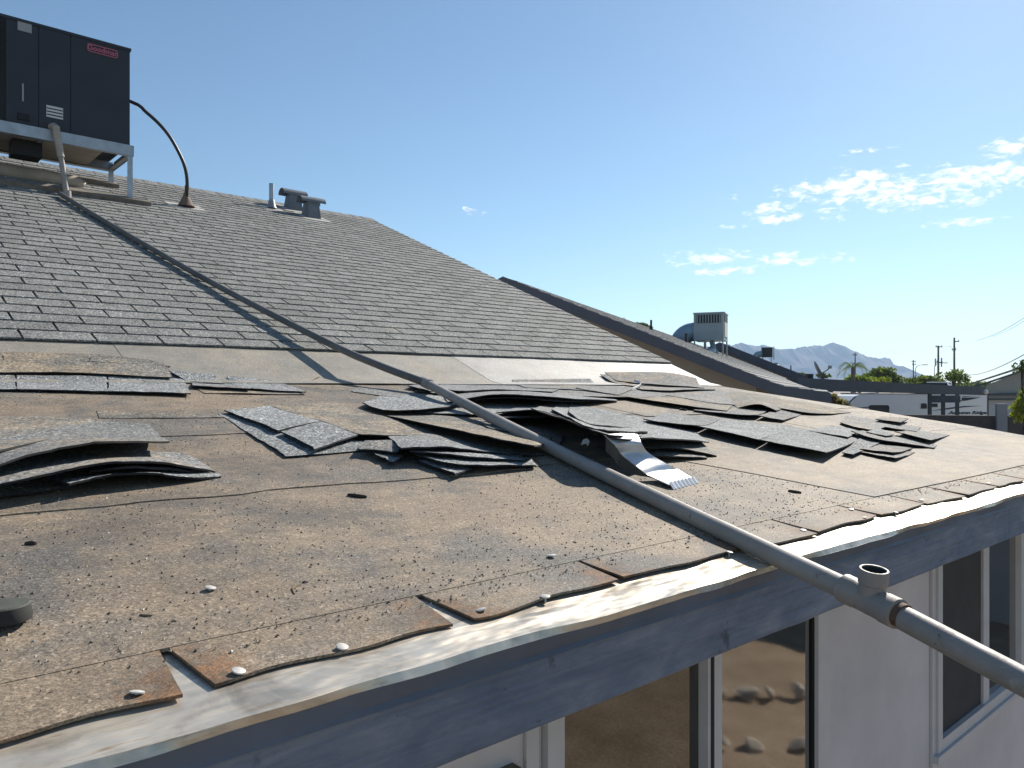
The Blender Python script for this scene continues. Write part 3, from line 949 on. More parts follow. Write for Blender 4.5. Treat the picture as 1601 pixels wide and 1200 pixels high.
T, S, O = 'tan_shingle', 'slate_shingle', 'old_shingle'
FL = [
 # torn scraps lying nearly flat
 ([(150, 640, .0), (345, 648, .0)], [(156, 650, .001), (350, 652, .001)], T),
 ([(560, 606, .0), (690, 616, .0)], [(548, 612, .002), (640, 626, .002)], O),
 # left top strip
 ([(-60, 586, .004), (23, 587, .004)], [(-60, 608, .008), (24, 609, .010)], S),
 ([(26, 587, .004), (166, 588, .004)], [(26, 609, .010), (168, 612, .012)], S),
 ([(169, 588, .004), (288, 593, .004)], [(170, 612, .012), (297, 615, .016)], S),
 ([(-60, 562, .006), (120, 565, .006), (262, 573, .004)], [(-60, 582, .014), (120, 583, .014), (268, 590, .020)], T),
 ([(-60, 549, .004), (2, 550, .004)], [(-60, 562, .006), (3, 562, .006)], T),
 ([(5, 550, .004), (137, 553, .004)], [(5, 563, .006), (139, 565, .006)], T),
 ([(141, 553, .004), (240, 563, .002)], [(141, 565, .006), (265, 573, .004)], T),
 ([(262, 578, .002), (335, 586, .002)], [(290, 595, .010), (350, 599, .010)], S),
 ([(355, 588, .002), (440, 596, .002)], [(372, 606, .014), (478, 612, .010)], S),
 ([(300, 594, .002), (380, 599, .002)], [(300, 603, .016), (392, 608, .018)], S),
 ([(296, 603, .001), (420, 608, .001)], [(320, 614, .003), (475, 616, .003)], T),
 # left pile
 ([(-80, 650, .0), (60, 648, .0), (150, 652, .0)], [(-80, 725, .075), (40, 694, .05), (135, 671, .012)], T),
 ([(-80, 700, .03), (60, 672, .03), (150, 656, .006), (235, 660, .0)], [(-80, 745, .06), (60, 711, .072), (160, 693, .078), (262, 691, .050)], O),
 ([(-80, 738, .02), (60, 712, .02), (160, 700, .012), (290, 708, .0)], [(-80, 774, .040), (60, 744, .055), (160, 727, .060), (250, 726, .045), (337, 738, .006)], O),
 ([(60, 742, .01), (160, 735, .012), (260, 737, .01), (340, 742, .0)], [(108, 758, .032), (165, 747, .034), (235, 743, .030), (300, 749, .010), (346, 746, .002)], S),
 ([(-80, 750, .0), (60, 744, .0), (130, 742, .0)], [(-80, 786, .006), (30, 772, .010), (110, 764, .006)], O),
 ([(150, 728, .02), (220, 727, .02), (300, 733, .004)], [(140, 739, .038), (210, 733, .042), (310, 741, .006)], O),
 # centre-left loose strip
 ([(421, 633, .004), (501, 661, .010)], [(350, 640, .011), (434, 673, .017)], S),
 ([(502, 662, .010), (561, 682, .020)], [(439, 675, .016), (493, 704, .018)], S),
 ([(530, 628, .0), (600, 650, .0), (662, 682, .008)], [(422, 633, .004), (502, 661, .010), (563, 683, .022)], T),
 ([(425, 645, .0), (510, 678, .0), (605, 704, .0)], [(341, 645, .0), (400, 684, .002), (447, 716, .003)], S),
 # pile right of it
 ([(600, 676, .004), (672, 680, .004), (760, 696, .0), (850, 710, .0)], [(627, 700, .050), (695, 698, .050), (735, 703, .030), (815, 709, .006)], S),
 ([(640, 690, .006), (710, 692, .006), (810, 703, .0)], [(640, 706, .036), (721, 711, .034), (822, 718, .010)], S),
 ([(630, 700, .004), (710, 702, .004), (830, 714, .0)], [(655, 713, .022), (724, 724, .026), (838, 725, .008)], S),
 ([(682, 717, .008), (737, 731, .010)], [(654, 720, .010), (712, 738, .014)], S),
 ([(590, 706, .008), (632, 714, .008)], [(585, 712, .012), (613, 723, .014)], S),
 ([(570, 692, .02), (640, 690, .02)], [(560, 704, .020), (620, 708, .024)], O),
 # brown upturned strip under the pipe
 ([(615, 640, .0), (720, 652, .0), (800, 668, .002), (862, 684, .01)], [(603, 648, .002), (690, 668, .030), (760, 681, .052), (835, 694, .066)], T),
 # around the pipe coupling
 ([(690, 600, .002), (780, 602, .0), (880, 606, .0)], [(680, 604, .025), (712, 611, .028), (775, 609, .018), (862, 613, .018)], S),
 ([(648, 600, .0), (692, 603, .0)], [(637, 602, .022), (672, 612, .022)], S),
 ([(660, 606, .0), (720, 611, .0)], [(648, 612, .010), (712, 619, .010)], O),
 ([(690, 612, .0), (760, 609, .002), (860, 610, .002), (960, 618, .0)], [(700, 629, .020), (759, 617, .060), (815, 617, .068), (880, 622, .055), (965, 627, .010)], S),
 ([(740, 612, .0), (860, 612, .0), (950, 620, .0)], [(735, 624, .030), (800, 621, .050), (870, 626, .040), (940, 629, .006)], O),
 ([(592, 620, .0), (650, 618, .0), (718, 622, .0)], [(566, 628, .020), (607, 639, .024), (691, 635, .030), (722, 628, .02)], S),
 ([(640, 636, .0), (740, 632, .0), (860, 632, .0)], [(645, 643, .006), (740, 647, .010), (830, 646, .010)], S),
 # the big tented pile in the middle
 ([(832, 630, .0), (905, 640, .0), (1000, 655, .0), (1085, 674, .0)], [(764, 646, .03), (838, 640, .085), (905, 662, .118), (968, 684, .115), (1035, 684, .090), (1108, 691, .020)], S),
 ([(850, 628, .0), (930, 642, .0), (1010, 658, .0)], [(829, 637, .085), (900, 660, .125), (952, 679, .122), (1000, 682, .105)], O),
 ([(870, 630, .0), (930, 640, .0), (1010, 656, .0)], [(862, 639, .080), (907, 660, .130), (950, 671, .115), (1012, 674, .07)], S),
 ([(890, 632, .0), (940, 640, .0), (1010, 655, .0)], [(889, 643, .075), (915, 660, .105), (965, 667, .075), (1008, 670, .03)], S),
 ([(960, 676, .0), (1020, 676, .0), (1085, 682, .0)], [(980, 700, .038), (1050, 699, .034), (1120, 712, .004)], O),
 ([(960, 684, .0), (1020, 686, .0), (1080, 692, .0)], [(975, 712, .016), (1045, 712, .016), (1105, 716, .003)], O),
 ([(740, 655, .0), (810, 660, .0), (880, 680, .0)], [(762, 668, .014), (815, 680, .016), (872, 698, .012)], O),
 ([(780, 640, .0), (850, 634, .0)], [(775, 652, .035), (862, 650, .05)], O),
 # on and below the band, right of the pipe
 ([(800, 593, .002), (922, 592, .002)], [(822, 606, .008), (966, 612, .008)], O),
 ([(905, 598, .0), (1000, 600, .0)], [(900, 606, .012), (966, 617, .016)], O),
 ([(945, 582, .002), (1040, 582, .006), (1088, 591, .004)], [(963, 594, .014), (1030, 600, .020), (1101, 606, .014)], O),
 ([(938, 585, .002), (1000, 590, .002)], [(955, 596, .008), (1000, 604, .010)], O),
 ([(985, 602, .0), (1060, 600, .0), (1112, 603, .0)], [(1004, 608, .012), (1055, 609, .018), (1118, 608, .012)], O),
 ([(880, 606, .0), (980, 609, .0), (1060, 612, .0)], [(860, 617, .014), (960, 621, .020), (1060, 618, .006)], O),
 ([(985, 612, .0), (1080, 613, .0), (1155, 623, .0)], [(958, 617, .016), (1040, 630, .024), (1136, 642, .018)], T),
 ([(1060, 610, .0), (1120, 609, .0), (1170, 620, .0)], [(1040, 617, .010), (1110, 629, .014), (1165, 634, .010)], O),
 ([(1120, 610, .0), (1190, 618, .0), (1245, 632, .0)], [(1152, 638, .008), (1185, 632, .045), (1213, 641, .022)], T),
 ([(1212, 640, .01), (1258, 645, .0)], [(1184, 649, .022), (1223, 656, .012)], O),
 ([(1105, 632, .0), (1205, 639, .008)], [(1084, 641, .010), (1150, 648, .018), (1183, 649, .022)], O),
 ([(1200, 625, .0), (1260, 630, .006), (1330, 645, .0)], [(1195, 634, .02), (1255, 643, .016), (1300, 647, .006)], T),
 # right row of tabs lifted along the lower edge
 ([(1040, 645, .0), (1126, 654, .0)], [(1005, 655, .018), (1090, 666, .030)], S),
 ([(1127, 654, .0), (1240, 667, .0)], [(1092, 667, .030), (1186, 687, .032)], S),
 ([(1240, 667, .0), (1345, 686, .0)], [(1188, 687, .032), (1291, 706, .034)], S),
 ([(1345, 684, .008), (1382, 689, .010)], [(1316, 706, .012), (1334, 709, .014)], S),
 ([(1362, 692, .004), (1426, 700, .004)], [(1344, 700, .016), (1398, 706, .020)], O),
 ([(1380, 700, .002), (1430, 706, .0)], [(1338, 704, .008), (1400, 715, .012)], O),
 ([(1322, 650, .0), (1405, 661, .0)], [(1313, 660, .010), (1357, 670, .020), (1384, 667, .012)], O),
 ([(1300, 664, .0), (1345, 672, .0)], [(1262, 672, .004), (1325, 683, .012)], S),
 ([(1348, 672, .01), (1420, 682, .004), (1464, 694, .0)], [(1330, 673, .020), (1370, 686, .026), (1460, 698, .003)], O),
 ([(1372, 667, .02), (1397, 677, .02)], [(1354, 674, .022), (1385, 681, .022)], S),
 ([(1426, 671, .002), (1484, 680, .0)], [(1398, 672, .030), (1453, 686, .022)], O),
 ([(1385, 660, .0), (1440, 668, .0)], [(1382, 667, .012), (1432, 674, .010)], O),
 ([(1378, 651, .016), (1420, 654, .02)], [(1368, 655, .018), (1408, 661, .022)], O),
]
for (bk, fr, mt) in FL:
    flap(bk, fr, mt)

# ------------------------------------------------------------------ loose debris on the porch roof
rg = random.Random(3)
m = MB()
cnt = 0
while cnt < 11000:
    x = rg.uniform(-.3, 5.3); y = 1.0 + 2.5 * rg.random() ** 1.25
    if noise.noise(Vector((x * 1.6, y * 2.2, 0))) + rg.uniform(-.5, .5) < -.1:
        continue
    cnt += 1
    s = rg.uniform(.0007, .0017) * (2.0 if rg.random() < .010 else 1)
    c = Vector((x, y, surf(x, y) + (.0075 if y < 1.75 else .0105 if y < 2.5 else .0135)))
    a = rg.uniform(0, 6.28); el_ = rg.uniform(1, 2.6)
    e1 = Vector((math.cos(a), math.sin(a), 0)) * s * el_; e2 = Vector((-math.sin(a), math.cos(a), 0)) * s
    mi = rg.choice((0, 0, 0, 1, 2, 0))
    m.add([c - e1 - e2 - UP * .002, c + e1 - e2 - UP * .002, c + e2 * 1.1 - UP * .002, c + UP * s * rg.uniform(.25, .7)], [(0, 1, 3), (1, 2, 3), (2, 0, 3)], mi)
tag(obj('loose_granules', m, [M['chip_and_flange_shade'], M['chip_tan'], M['chip_pale']], porch), kind='stuff')

def nail(px, py, tilt, s=1.0):
    p = on_roof(px, py, .014)
    p.z = surf(p.x, p.y) + (.0052 if p.y < 1.05 else .0072 if p.y < 1.7 else .017)
    ax = Vector((rg.uniform(-tilt, tilt), rg.uniform(-tilt, tilt), 1)).normalized()
    m = MB(); m.lathe(p + ax * .0025 * s, [(.002 * s, -.012), (.002 * s, -.001), (.0085 * s, -.001), (.0085 * s, .0008), (.005 * s, .0018)], 12, ax)
    obj('nail', m, M['nail'], porch, smooth=True)
for (px, py, t_) in ((372, 1040, .25), (213, 1073, .25), (328, 916, .2), (534, 1003, .3), (852, 926, .2), (752, 946, .2), (862, 864, .2), (1140, 858, .2), (1330, 792, .2), (1350, 805, .2), (1472, 783, .2), (1400, 797, .2), (1255, 824, .2), (1545, 752, .2), (1440, 778, .2)):
    nail(px, py, t_, 1.0 if px < 900 else .9)

# ------------------------------------------------------------------ the long drain pipe
C1 = Vector((2.27, 3.21, .031 + CAM_H))
EV = Vector((1.49, .85, -.345 + CAM_H))
dirp = (EV - C1).normalized()
tee_p = EV + dirp * ((EV.y - .610) / -dirp.y)
end_p = EV + dirp * ((EV.y - .02) / -dirp.y) + Vector((0, 0, -.02))
pipe = thing('drain_pipe', C1, 'long thin grey plastic pipe running across both roofs past the eave, tee near its end', 'pipe')
RP = .0215
m = MB(); pts = [C1.lerp(tee_p, i / 14) - Vector((0, 0, .012 * math.sin(math.pi * i / 14))) for i in range(15)]
m.tube(pts, RP, 18); obj('lower_section', m, M['pvc'], pipe, smooth=True)
m = MB(); m.tube([tee_p.lerp(end_p, i / 8) for i in range(9)], RP, 18); obj('end_section', m, M['pvc'], pipe, smooth=True)
# upper section, sagging from the air conditioner's drain to the coupling
keys = [C1, Vector((2.20, 3.55, .128 + CAM_H)), Vector((2.13, 3.98, .265 + CAM_H)), Vector((1.93, 5.0, .652 + CAM_H)), Vector((1.74, 6.0, 1.056 + CAM_H)), Vector((1.60, 6.75, 1.366 + CAM_H)), Vector((1.477, 7.40, 1.645 + CAM_H))]
pts = [poly_at(keys, i / 40) for i in range(41)]
m = MB(); m.tube(pts, RP * .93, 14); obj('upper_section', m, M['pvc_shaded'], pipe, smooth=True)
m = MB(); m.tube([C1 - dirp * .06, C1 - dirp * .058, C1 + dirp * .058, C1 + dirp * .06], [RP, RP * 1.22, RP * 1.22, RP], 18); obj('coupling', m, M['pvc'], pipe, smooth=True)
# tee
tt = tee_p - dirp * .005
m = MB(); m.tube([tt - dirp * .062, tt - dirp * .06, tt - dirp * .034, tt - dirp * .030, tt + dirp * .028, tt + dirp * .032, tt + dirp * .058, tt + dirp * .060], [RP * 1.02, RP * 1.27, RP * 1.27, RP * 1.2, RP * 1.2, RP * 1.27, RP * 1.27, RP * 1.02], 20)
tee = obj('tee', m, M['pvc'], pipe, smooth=True)
sd = (UP * .9 + RT * .16 - FW * .42)
sd = (sd - dirp * sd.dot(dirp)).normalized()
sd = sd.normalized()
m = MB()
o0 = tt
m.lathe(o0, [(RP * 1.08, .010), (RP * 1.10, .032), (RP * 1.19, .034), (RP * 1.19, .058), (RP * 1.14, .060), (RP * 1.0, .060), (RP * .97, .058), (RP * .94, .012)], 24, sd)
m.m = [1 if (k >= 6 * 24 and k != 7 * 24) else 0 for k in range(len(m.f))]  # inside of the branch coloured dark to stand for shade in the bore
obj('tee_branch', m, [M['pvc'], M['rubber']], tee, smooth=True)
m = MB(); m.tube([tt + dirp * .061, tt + dirp * .072], [RP * 1.06, RP * 1.05], 18); obj('rusty_collar', m, M['rust'], tee, smooth=True)

# ------------------------------------------------------------------ air conditioner on its stand
AX0, AX1, AY0, AY1 = .70, 2.10, 7.66, 8.42
AZ0, AZ1 = 2.245 + CAM_H, 3.13 + CAM_H
ac = thing('air_conditioner', ((AX0 + AX1) / 2, AY0, AZ0), 'dark slate air conditioner with small pink badge on a metal stand, upper left', 'air conditioner')
m = MB(); m.box((AX0 + .01, AY0 + .01, AZ0), (AX1 - .006, AY1, AZ1 - .02)); obj('cabinet', m, M['unit'], ac)
m = MB(); m.box((AX0 - .004, AY0 - .006, AZ1 - .0195), (AX1 + .006, AY1 + .01, AZ1 + .006)); obj('lid', m, M['unit'], ac)
def acx(px): 
    r = ray(px, 150); return r.x / r.y * AY0
cuts = [acx(8), acx(60), acx(110), AX1 - .002]
for i in range(3):
    m = MB(); m.box((cuts[i] + .003, AY0 + .0, AZ0 + .004), (cuts[i + 1] - .003, AY0 + .0098, AZ1 - .022)); obj('front_panel', m, M['unit'], ac)
m = MB(); m.box((AX0 + .012, AY0 + .004, AZ0 + .004), (cuts[0] - .002, AY0 + .0098, AZ1 - .03), 0)
for k in range(14):
    z = AZ0 + .42 + k * .03
    m.box((AX0 + .03, AY0 - .002, z), (cuts[0] - .006, AY0 + .0038, z + .014), 0)
obj('coil_grille', m, M['unit_dark'], ac)
m = MB(); a = on_y(27, 38, AY0); b_ = on_y(49, 52, AY0); m.box((a.x, AY0 - .003, b_.z), (b_.x, AY0 - .0005, b_.z + .075)); obj('rating_plate', m, M['label'], ac)
m = MB(); a = on_y(34, 130, AY0); b_ = on_y(36, 158, AY0); m.box((a.x, AY0 - .003, b_.z), (a.x + .012, AY0 - .0005, a.z)); obj('seam_strip', m, M['label'], ac)
a = on_y(72, 172, AY0); b_ = on_y(98, 187, AY0)
m = MB(); m.box((a.x, AY0 - .003, b_.z), (b_.x, AY0 - .0005, b_.z + .10), 0)
for k in range(3):
    zz = b_.z + .016 + k * .027
    m.box((a.x + .002, AY0 - .0042, zz), (b_.x - .002, AY0 - .0031, zz + .010), 1)
obj('warning_label', m, [M['label_white'], M['unit_dark']], ac)
m = MB(); a = on_y(27, 186, AY0); m.box((a.x, AY0 - .012, a.z), (a.x + .085, AY0 - .0005, a.z + .055)); obj('access_port', m, M['unit_dark'], ac)
# badge
bc = on_y(160, 79.5, AY0)
bw, bh = .125, .036
m = MB()
def rrect(cx, cz, hw, hh, r_, n=5):
    out = []
    for (sx, sz, a0_) in ((1, 1, 0), (-1, 1, 90), (-1, -1, 180), (1, -1, 270)):
        for k in range(n + 1):
            q = R(a0_ + 90 * k / n)
            out.append((cx + sx * (hw - r_) + r_ * math.cos(q), cz + sz * (hh - r_) + r_ * math.sin(q)))
    return out
def plate(mb, outer, y0, y1, inner=None):
    n = len(outer)
    if inner is None:
        vs = [(x, y0, z) for x, z in outer] + [(x, y1, z) for x, z in outer]
        mb.add(vs, [tuple(range(n)), tuple(reversed(range(n, 2 * n)))] + [(i, i + n, (i + 1) % n + n, (i + 1) % n) for i in range(n)])
    else:
        vs = [(x, y0, z) for x, z in outer] + [(x, y0, z) for x, z in inner] + [(x, y1, z) for x, z in outer] + [(x, y1, z) for x, z in inner]
        for i in range(n):
            j = (i + 1) % n
            mb.add([vs[i], vs[j], vs[n + j], vs[n + i], vs[2 * n + i], vs[2 * n + j], vs[3 * n + j], vs[3 * n + i]], [(0, 3, 2, 1), (0, 1, 5, 4), (2, 3, 7, 6), (4, 5, 6, 7)])
plate(m, rrect(bc.x, bc.z, bw, bh, .02), AY0 - .005, AY0 - .0005)
badge = obj('badge', m, M['unit'], ac)
m = MB(); plate(m, rrect(bc.x, bc.z, bw, bh, .02), AY0 - .0075, AY0 - .0052, rrect(bc.x, bc.z, bw - .007, bh - .007, .014)); obj('badge_rim', m, M['pink'], badge)
text_mesh('badge_lettering', 'Goodman', .062, M['pink'], badge, (bc.x, AY0 - .0065, bc.z + .001), (1, 0, 0), (0, 0, 1), .0012, 0, .001)

# stand
stand = thing('metal_stand', ((AX0 + AX1) / 2, AY0, zB(7.66)), 'galvanised metal stand with thin legs under the dark air conditioner', 'stand')
SX0, SX1, SY0, SY1 = .74, 2.125, 7.64, 8.34
SZ1, SZ0 = AZ0 - .004, AZ0 - .10
m = MB(); m.box((SX0, SY0, SZ0), (SX1, SY0 + .006, SZ1)); m.box((SX0, SY0 + .006, SZ0), (SX1, SY0 + .05, SZ0 + .006)); obj('front_rail', m, M['galv'], stand)
m = MB(); m.box((SX0, SY1, SZ0), (SX1, SY1 + .006, SZ1)); m.box((SX0, SY1 - .05, SZ0), (SX1, SY1, SZ0 + .006)); obj('rear_rail', m, M['galv'], stand)
for x in (SX0, SX1 - .006, 1.42):
    m = MB(); m.box((x, SY0 + .051, SZ0), (x + .006, SY1 - .051, SZ1 - .01)); m.box((x - .044 if x > 1 else x + .006, SY0 + .051, SZ0 + .007), (x if x > 1 else x + .05, SY1 - .051, SZ0 + .013)); obj('side_rail', m, M['galv_dull'], stand)
def leg(x, y, s):
    z0 = zB(y) + .055
    m = MB(); m.box((x, y, z0), (x + .045 * s, y + .005, SZ1 - .03)) if s > 0 else m.box((x + .045 * s, y, z0), (x, y + .005, SZ1 - .03))
    if s > 0: m.box((x, y + .0052, z0), (x + .005, y + .045, SZ1 - .03))
    else: m.box((x - .005, y + .0052, z0), (x, y + .045, SZ1 - .03))
    obj('leg', m, M['galv'], stand)
leg(SX1 - .008, SY0 + .008, -1); leg(SX0 + .008, SY0 + .008, 1)
leg(SX1 - .008, SY1 - .058, -1); leg(SX0 + .008, SY1 - .058, 1)
m = MB(); m.box((SX0 + .01, SY0 + .055, SZ0 + .014), (SX1 - .24, SY1 - .055, SZ0 + .03)); obj('deck_board', m, M['ply'], stand)
m = MB(); m.box((1.20, 7.80, SZ0 - .12), (1.42, 8.0, SZ0 + .013)); obj('dark_opening_box', m, M['unit_dark'], stand)  # black box standing for the dark of an opening under the deck
dz = zB(8.08) + .035
m = MB(); m.tube([Vector((.5, 8.08, dz)), Vector((1.5, 8.08, dz)), Vector((1.76, 8.06, dz - .01)), Vector((1.80, 8.06, dz - .03))], [.075, .075, .07, .05], 14)
tag(obj('duct_pipe', m, M['pvc_tan'], None, smooth=True), 'tan duct lying on the shingles in the shade under the metal stand', 'duct')
def sleeper(x0, x1, y, label):
    m = MB()
    c0 = Vector((x0, y, zB(y) + .012)); 
    w2 = UB * .07; h2 = NB * .042
    a = Vector((x0, y, zB(y))) + NB * .012; b = Vector((x1, y, zB(y))) + NB * .012
    m.hexa([a - w2, b - w2, b + w2, a + w2, a - w2 + h2, b - w2 + h2, b + w2 + h2, a + w2 + h2])
    tag(obj('sleeper', m, M['wood'], None), label, 'wood board', 'wooden sleepers under the stand')
sleeper(.6, 2.26, 7.665, 'weathered wooden sleeper lying on the shingles under the front leg of the metal stand')
sleeper(.6, 2.16, 8.33, 'weathered wooden sleeper on the shingles under the rear leg of the metal stand')

# condensate riser of tan pipe in front of the unit
a = on_y(80, 196, AY0 - .06); 
bq = on_roof(104, 309)
m = MB()
x = a.x
top_ = Vector((on_y(88, 200, AY0 - .09).x, AY0 - .09, on_y(88, 197, AY0 - .09).z))
base = Vector((bq.x, bq.y, zB(bq.y) + .02))
riser = thing('drain_riser', base, 'short tan pipe with an elbow dropping from the dark air conditioner to the roof', 'pipe')
m = MB(); m.tube([Vector((top_.x - .02, AY0 + .0, top_.z + .01)), Vector((top_.x - .012, AY0 - .05, top_.z + .008)), top_ + Vector((-.003, .0, -.015)), top_ + Vector((0, 0, -.06))], [.030, .030, .030, .028], 14); obj('elbow', m, M['pvc_tan'], riser, smooth=True)
mid_ = top_.lerp(base, .45)
m = MB(); m.tube([top_ + Vector((0, 0, -.055)), mid_], .030, 12); obj('sleeve', m, M['pvc_tan'], riser, smooth=True)
m = MB(); m.tube([mid_, base], .023, 12); obj('pipe_section', m, M['pvc'], riser, smooth=True)
m = MB(); m.lathe(base - Vector((0, 0, .02)), [(.036, 0), (.034, .06), (.026, .065)], 12); obj('foot', m, M['pvc'], riser, smooth=True)

# conduit with flashing cone
cb = on_roof(290, 325); cb.z = zB(cb.y)
con = thing('conduit', cb, 'black conduit arching from behind the dark air conditioner into a brown roof cone', 'conduit')
top0 = Vector((2.06, 8.0, (608 - 160) / FPX * ((Vector((2.06, 8.0, 0))).dot(FW)) + CAM_H))
def onp(px, py, q):
    k = q
    return at(px, py, k)
d0 = top0.dot(FW); d1 = cb.dot(FW)
arc = [(208, 160), (228, 175), (248, 193), (264, 212), (277, 234), (287, 256), (291.5, 276), (292, 296), (291, 314)]
pts = [at(px, py, d0 + (d1 - d0) * i / (len(arc) - 1)) for i, (px, py) in enumerate(arc)]
pts = [top0 - Vector((.25, -.05, -.10))] + pts
m = MB(); m.tube([poly_at(pts, i / 30) for i in range(31)], .0165, 10); obj('tube', m, M['conduit'], con, smooth=True)
m = MB(); m.tube([pts[-2] + Vector((0, 0, .04)), pts[-1]], .021, 10); obj('sleeve', m, M['cone'], con, smooth=True)
m = MB(); m.lathe(cb + NB * .016, [(.085, 0), (.07, .02), (.028, .10), (.024, .13)], 16); obj('cone', m, M['cone'], con, smooth=True)
m = MB(); c = cb + NB * .0125; m.obox(c, Vector((.17, 0, 0)), UB * .13, NB * .0025); obj('flashing_plate', m, M['plate'], con)

# vent pipe
vb = on_roof(424, 327); vb.z = zB(vb.y)
vp = thing('vent_pipe', vb, 'slim grey metal vent pipe on the main roof, left of two hooded vents', 'vent pipe')
m = MB(); m.lathe(vb, [(.028, .02), (.028, .30), (.026, .30), (.024, .2)], 16); obj('pipe', m, M['galv'], vp, smooth=True)
m = MB(); m.lathe(vb + NB * .012, [(.06, 0), (.045, .03), (.034, .09), (.029, .10)], 16); obj('boot', m, M['galv_dull'], vp, smooth=True)
m = MB(); m.obox(vb + NB * .0125 - UB * .02, Vector((.12, 0, 0)), UB * .13, NB * .0025); obj('flashing_plate', m, M['plate'], vp)

def hood_vent(px, py, label):
    b = on_roof(px, py); b.z = zB(b.y)
    t = thing('hooded_vent', b, label, 'roof vent', 'hooded vents on the main roof')
    m = MB()
    w0, w1, h = .085, .066, .175
    m.hexa([b + Vector((-w0, -w0, -.02)), b + Vector((w0, -w0, -.02)), b + Vector((w0, w0, .03)), b + Vector((-w0, w0, .03)),
            b + Vector((-w1, -w1, h)), b + Vector((w1, -w1, h)), b + Vector((w1, w1, h)), b + Vector((-w1, w1, h))])
    obj('stack', m, M['vent_paint'], t)
    m = MB()
    # half barrel hood, axis along the eave
    n = 12; L = .155; rr = .078
    c = b + Vector((.0, 0, h - .005))
    def arcpts(x, r_):
        return [Vector((x, c.y + r_ * math.cos(math.pi * k / n), c.z + r_ * .95 * math.sin(math.pi * k / n))) for k in range(n + 1)]
    top = [arcpts(c.x - L, rr), arcpts(c.x - L * .3, rr), arcpts(c.x + L * .3, rr), arcpts(c.x + L, rr)]
    bot = [arcpts(c.x - L, rr - .005), arcpts(c.x - L * .3, rr - .005), arcpts(c.x + L * .3, rr - .005), arcpts(c.x + L, rr - .005)]
    m.slab(top, bot)
    obj('hood', m, M['vent_paint'], t, smooth=True)
    m = MB(); m.obox(b + NB * .0125 - UB * .03, Vector((.17, 0, 0)), UB * .17, NB * .0025); obj('flashing_plate', m, M['plate'], t)
hood_vent(458, 328, 'grey hooded roof vent beside the slim vent pipe, the farther and left of the pair')
hood_vent(486, 340, 'grey hooded roof vent nearest the right end of the roof, front one of the pair')

# ------------------------------------------------------------------ small loose things
# bent white metal strip
Lp = [(944, 685, .118), (960, 700, .095), (972, 716, .062), (1000, 739, .030), (1016, 750, .014), (1046, 764, .006)]
Rp = [(996, 685, .118), (1003, 699, .098), (1014, 714, .068), (1046, 733, .034), (1062, 741, .016), (1085, 754, .006)]
tl = [on_roof(*p) for p in Lp]; tr_ = [on_roof(*p) for p in Rp]
m = MB()
ML = [poly_at(tl, i / 24) for i in range(25)]; MR = [poly_at(tr_, i / 24) for i in range(25)]
rows = [[a.lerp(b, j / 4) + Vector((0, 0, .012 + .004 * math.sin(math.pi * j / 4))) for j in range(5)] for a, b in zip(ML, MR)]
m.slab(rows, [[q - Vector((0, 0, .003)) for q in r2] for r2 in rows])
strip = thing('metal_strip', (ML[-1] + MR[-1]) / 2, 'bright white bent metal strip sloping out of the lifted shingle pile beside the pipe', 'metal strip')
obj('blade', m, M['white_metal'], strip, smooth=True)
m = MB()
rows = [[a + Vector((0, 0, .010)), Vector((a.x, a.y, max(surf(a.x, a.y) + .02, a.z - .035)))] for a in ML[1:22]]
m.slab(rows, [[q + Vector((.003, 0, 0)) for q in r2] for r2 in rows]); obj('side_flange', m, M['chip_and_flange_shade'], strip, smooth=True)  # flange coloured dark to stand for the shade on this side
m = MB()
a, b = ML[-1], MR[-1]
rows = []
for i in range(4):
    rows.append([a.lerp(b, j / 14) + Vector((0, 0, .017 - .004 * i)) - UB * (.0 + .006 * i) + Vector((0, 0, .004 * (j % 2))) for j in range(15)])
m.slab(rows, [[q - Vector((0, 0, .002)) for q in r2] for r2 in rows]); obj('crimped_lip', m, M['white_metal'], strip)

# round rubber cap at the left edge
cp = on_roof(2, 985); cp.z = surf(cp.x, cp.y)
m = MB(); cap = thing('round_cap', cp, 'dark round rubber cap standing on the bare porch roof at the left picture edge', 'cap')
m.lathe(cp + UP * .012, [(.035, 0), (.036, .006), (.033, .019)], 24); obj('rim', m, M['rubber'], cap, smooth=True)
m = MB(); m.lathe(cp + UP * .0312, [(.033, 0), (.031, .002), (.018, .0028)], 24); obj('top', m, M['rubber_top'], cap, smooth=True)

def bit(name, pts, rad, mt, label, cat):
    P = []
    for (x, y) in pts:
        p = on_roof(x, y, .010); p.z = surf(p.x, p.y) + (.0055 if p.y < 1.75 else .0085 if p.y < 2.45 else .0115) + rad * .35
        P.append(p)
    m = MB(); n = len(pts)
    m.tube([poly_at(P, i / 10) for i in range(11)], [rad * (.4 + .6 * math.sin(math.pi * (i + 1) / 12)) for i in range(11)], 6)
    tag(obj(name, m, M[mt], None, smooth=True), label, cat)
bit('bark_chip', [(543, 773), (558, 775), (573, 776)], .006, 'bark', 'small dark bark chip lying alone on the bare roof below the centre pile', 'bark chip')
bit('twig', [(460, 925), (458, 916), (470, 910)], .0022, 'twig', 'thin curved dry stem on the bare roof above the second eave slot', 'twig')
bit('bark_chip', [(38, 851), (48, 850), (56, 851)], .005, 'bark', 'small dark bark chip above the round rubber cap at the left', 'bark chip')
bit('bark_chip', [(1232, 766), (1242, 768), (1252, 769)], .006, 'bark', 'dark flake on the bare roof right of the bent white metal strip', 'bark chip')
bit('bark_chip', [(1063, 642), (1067, 642), (1072, 643)], .010, 'bark', 'dark lump on the tan bare patch above the right row of lifted tabs', 'bark chip')
bit('twig', [(218, 958), (228, 959), (238, 959)], .0022, 'twig', 'short pale straw on the bare roof right of the round rubber cap', 'twig')
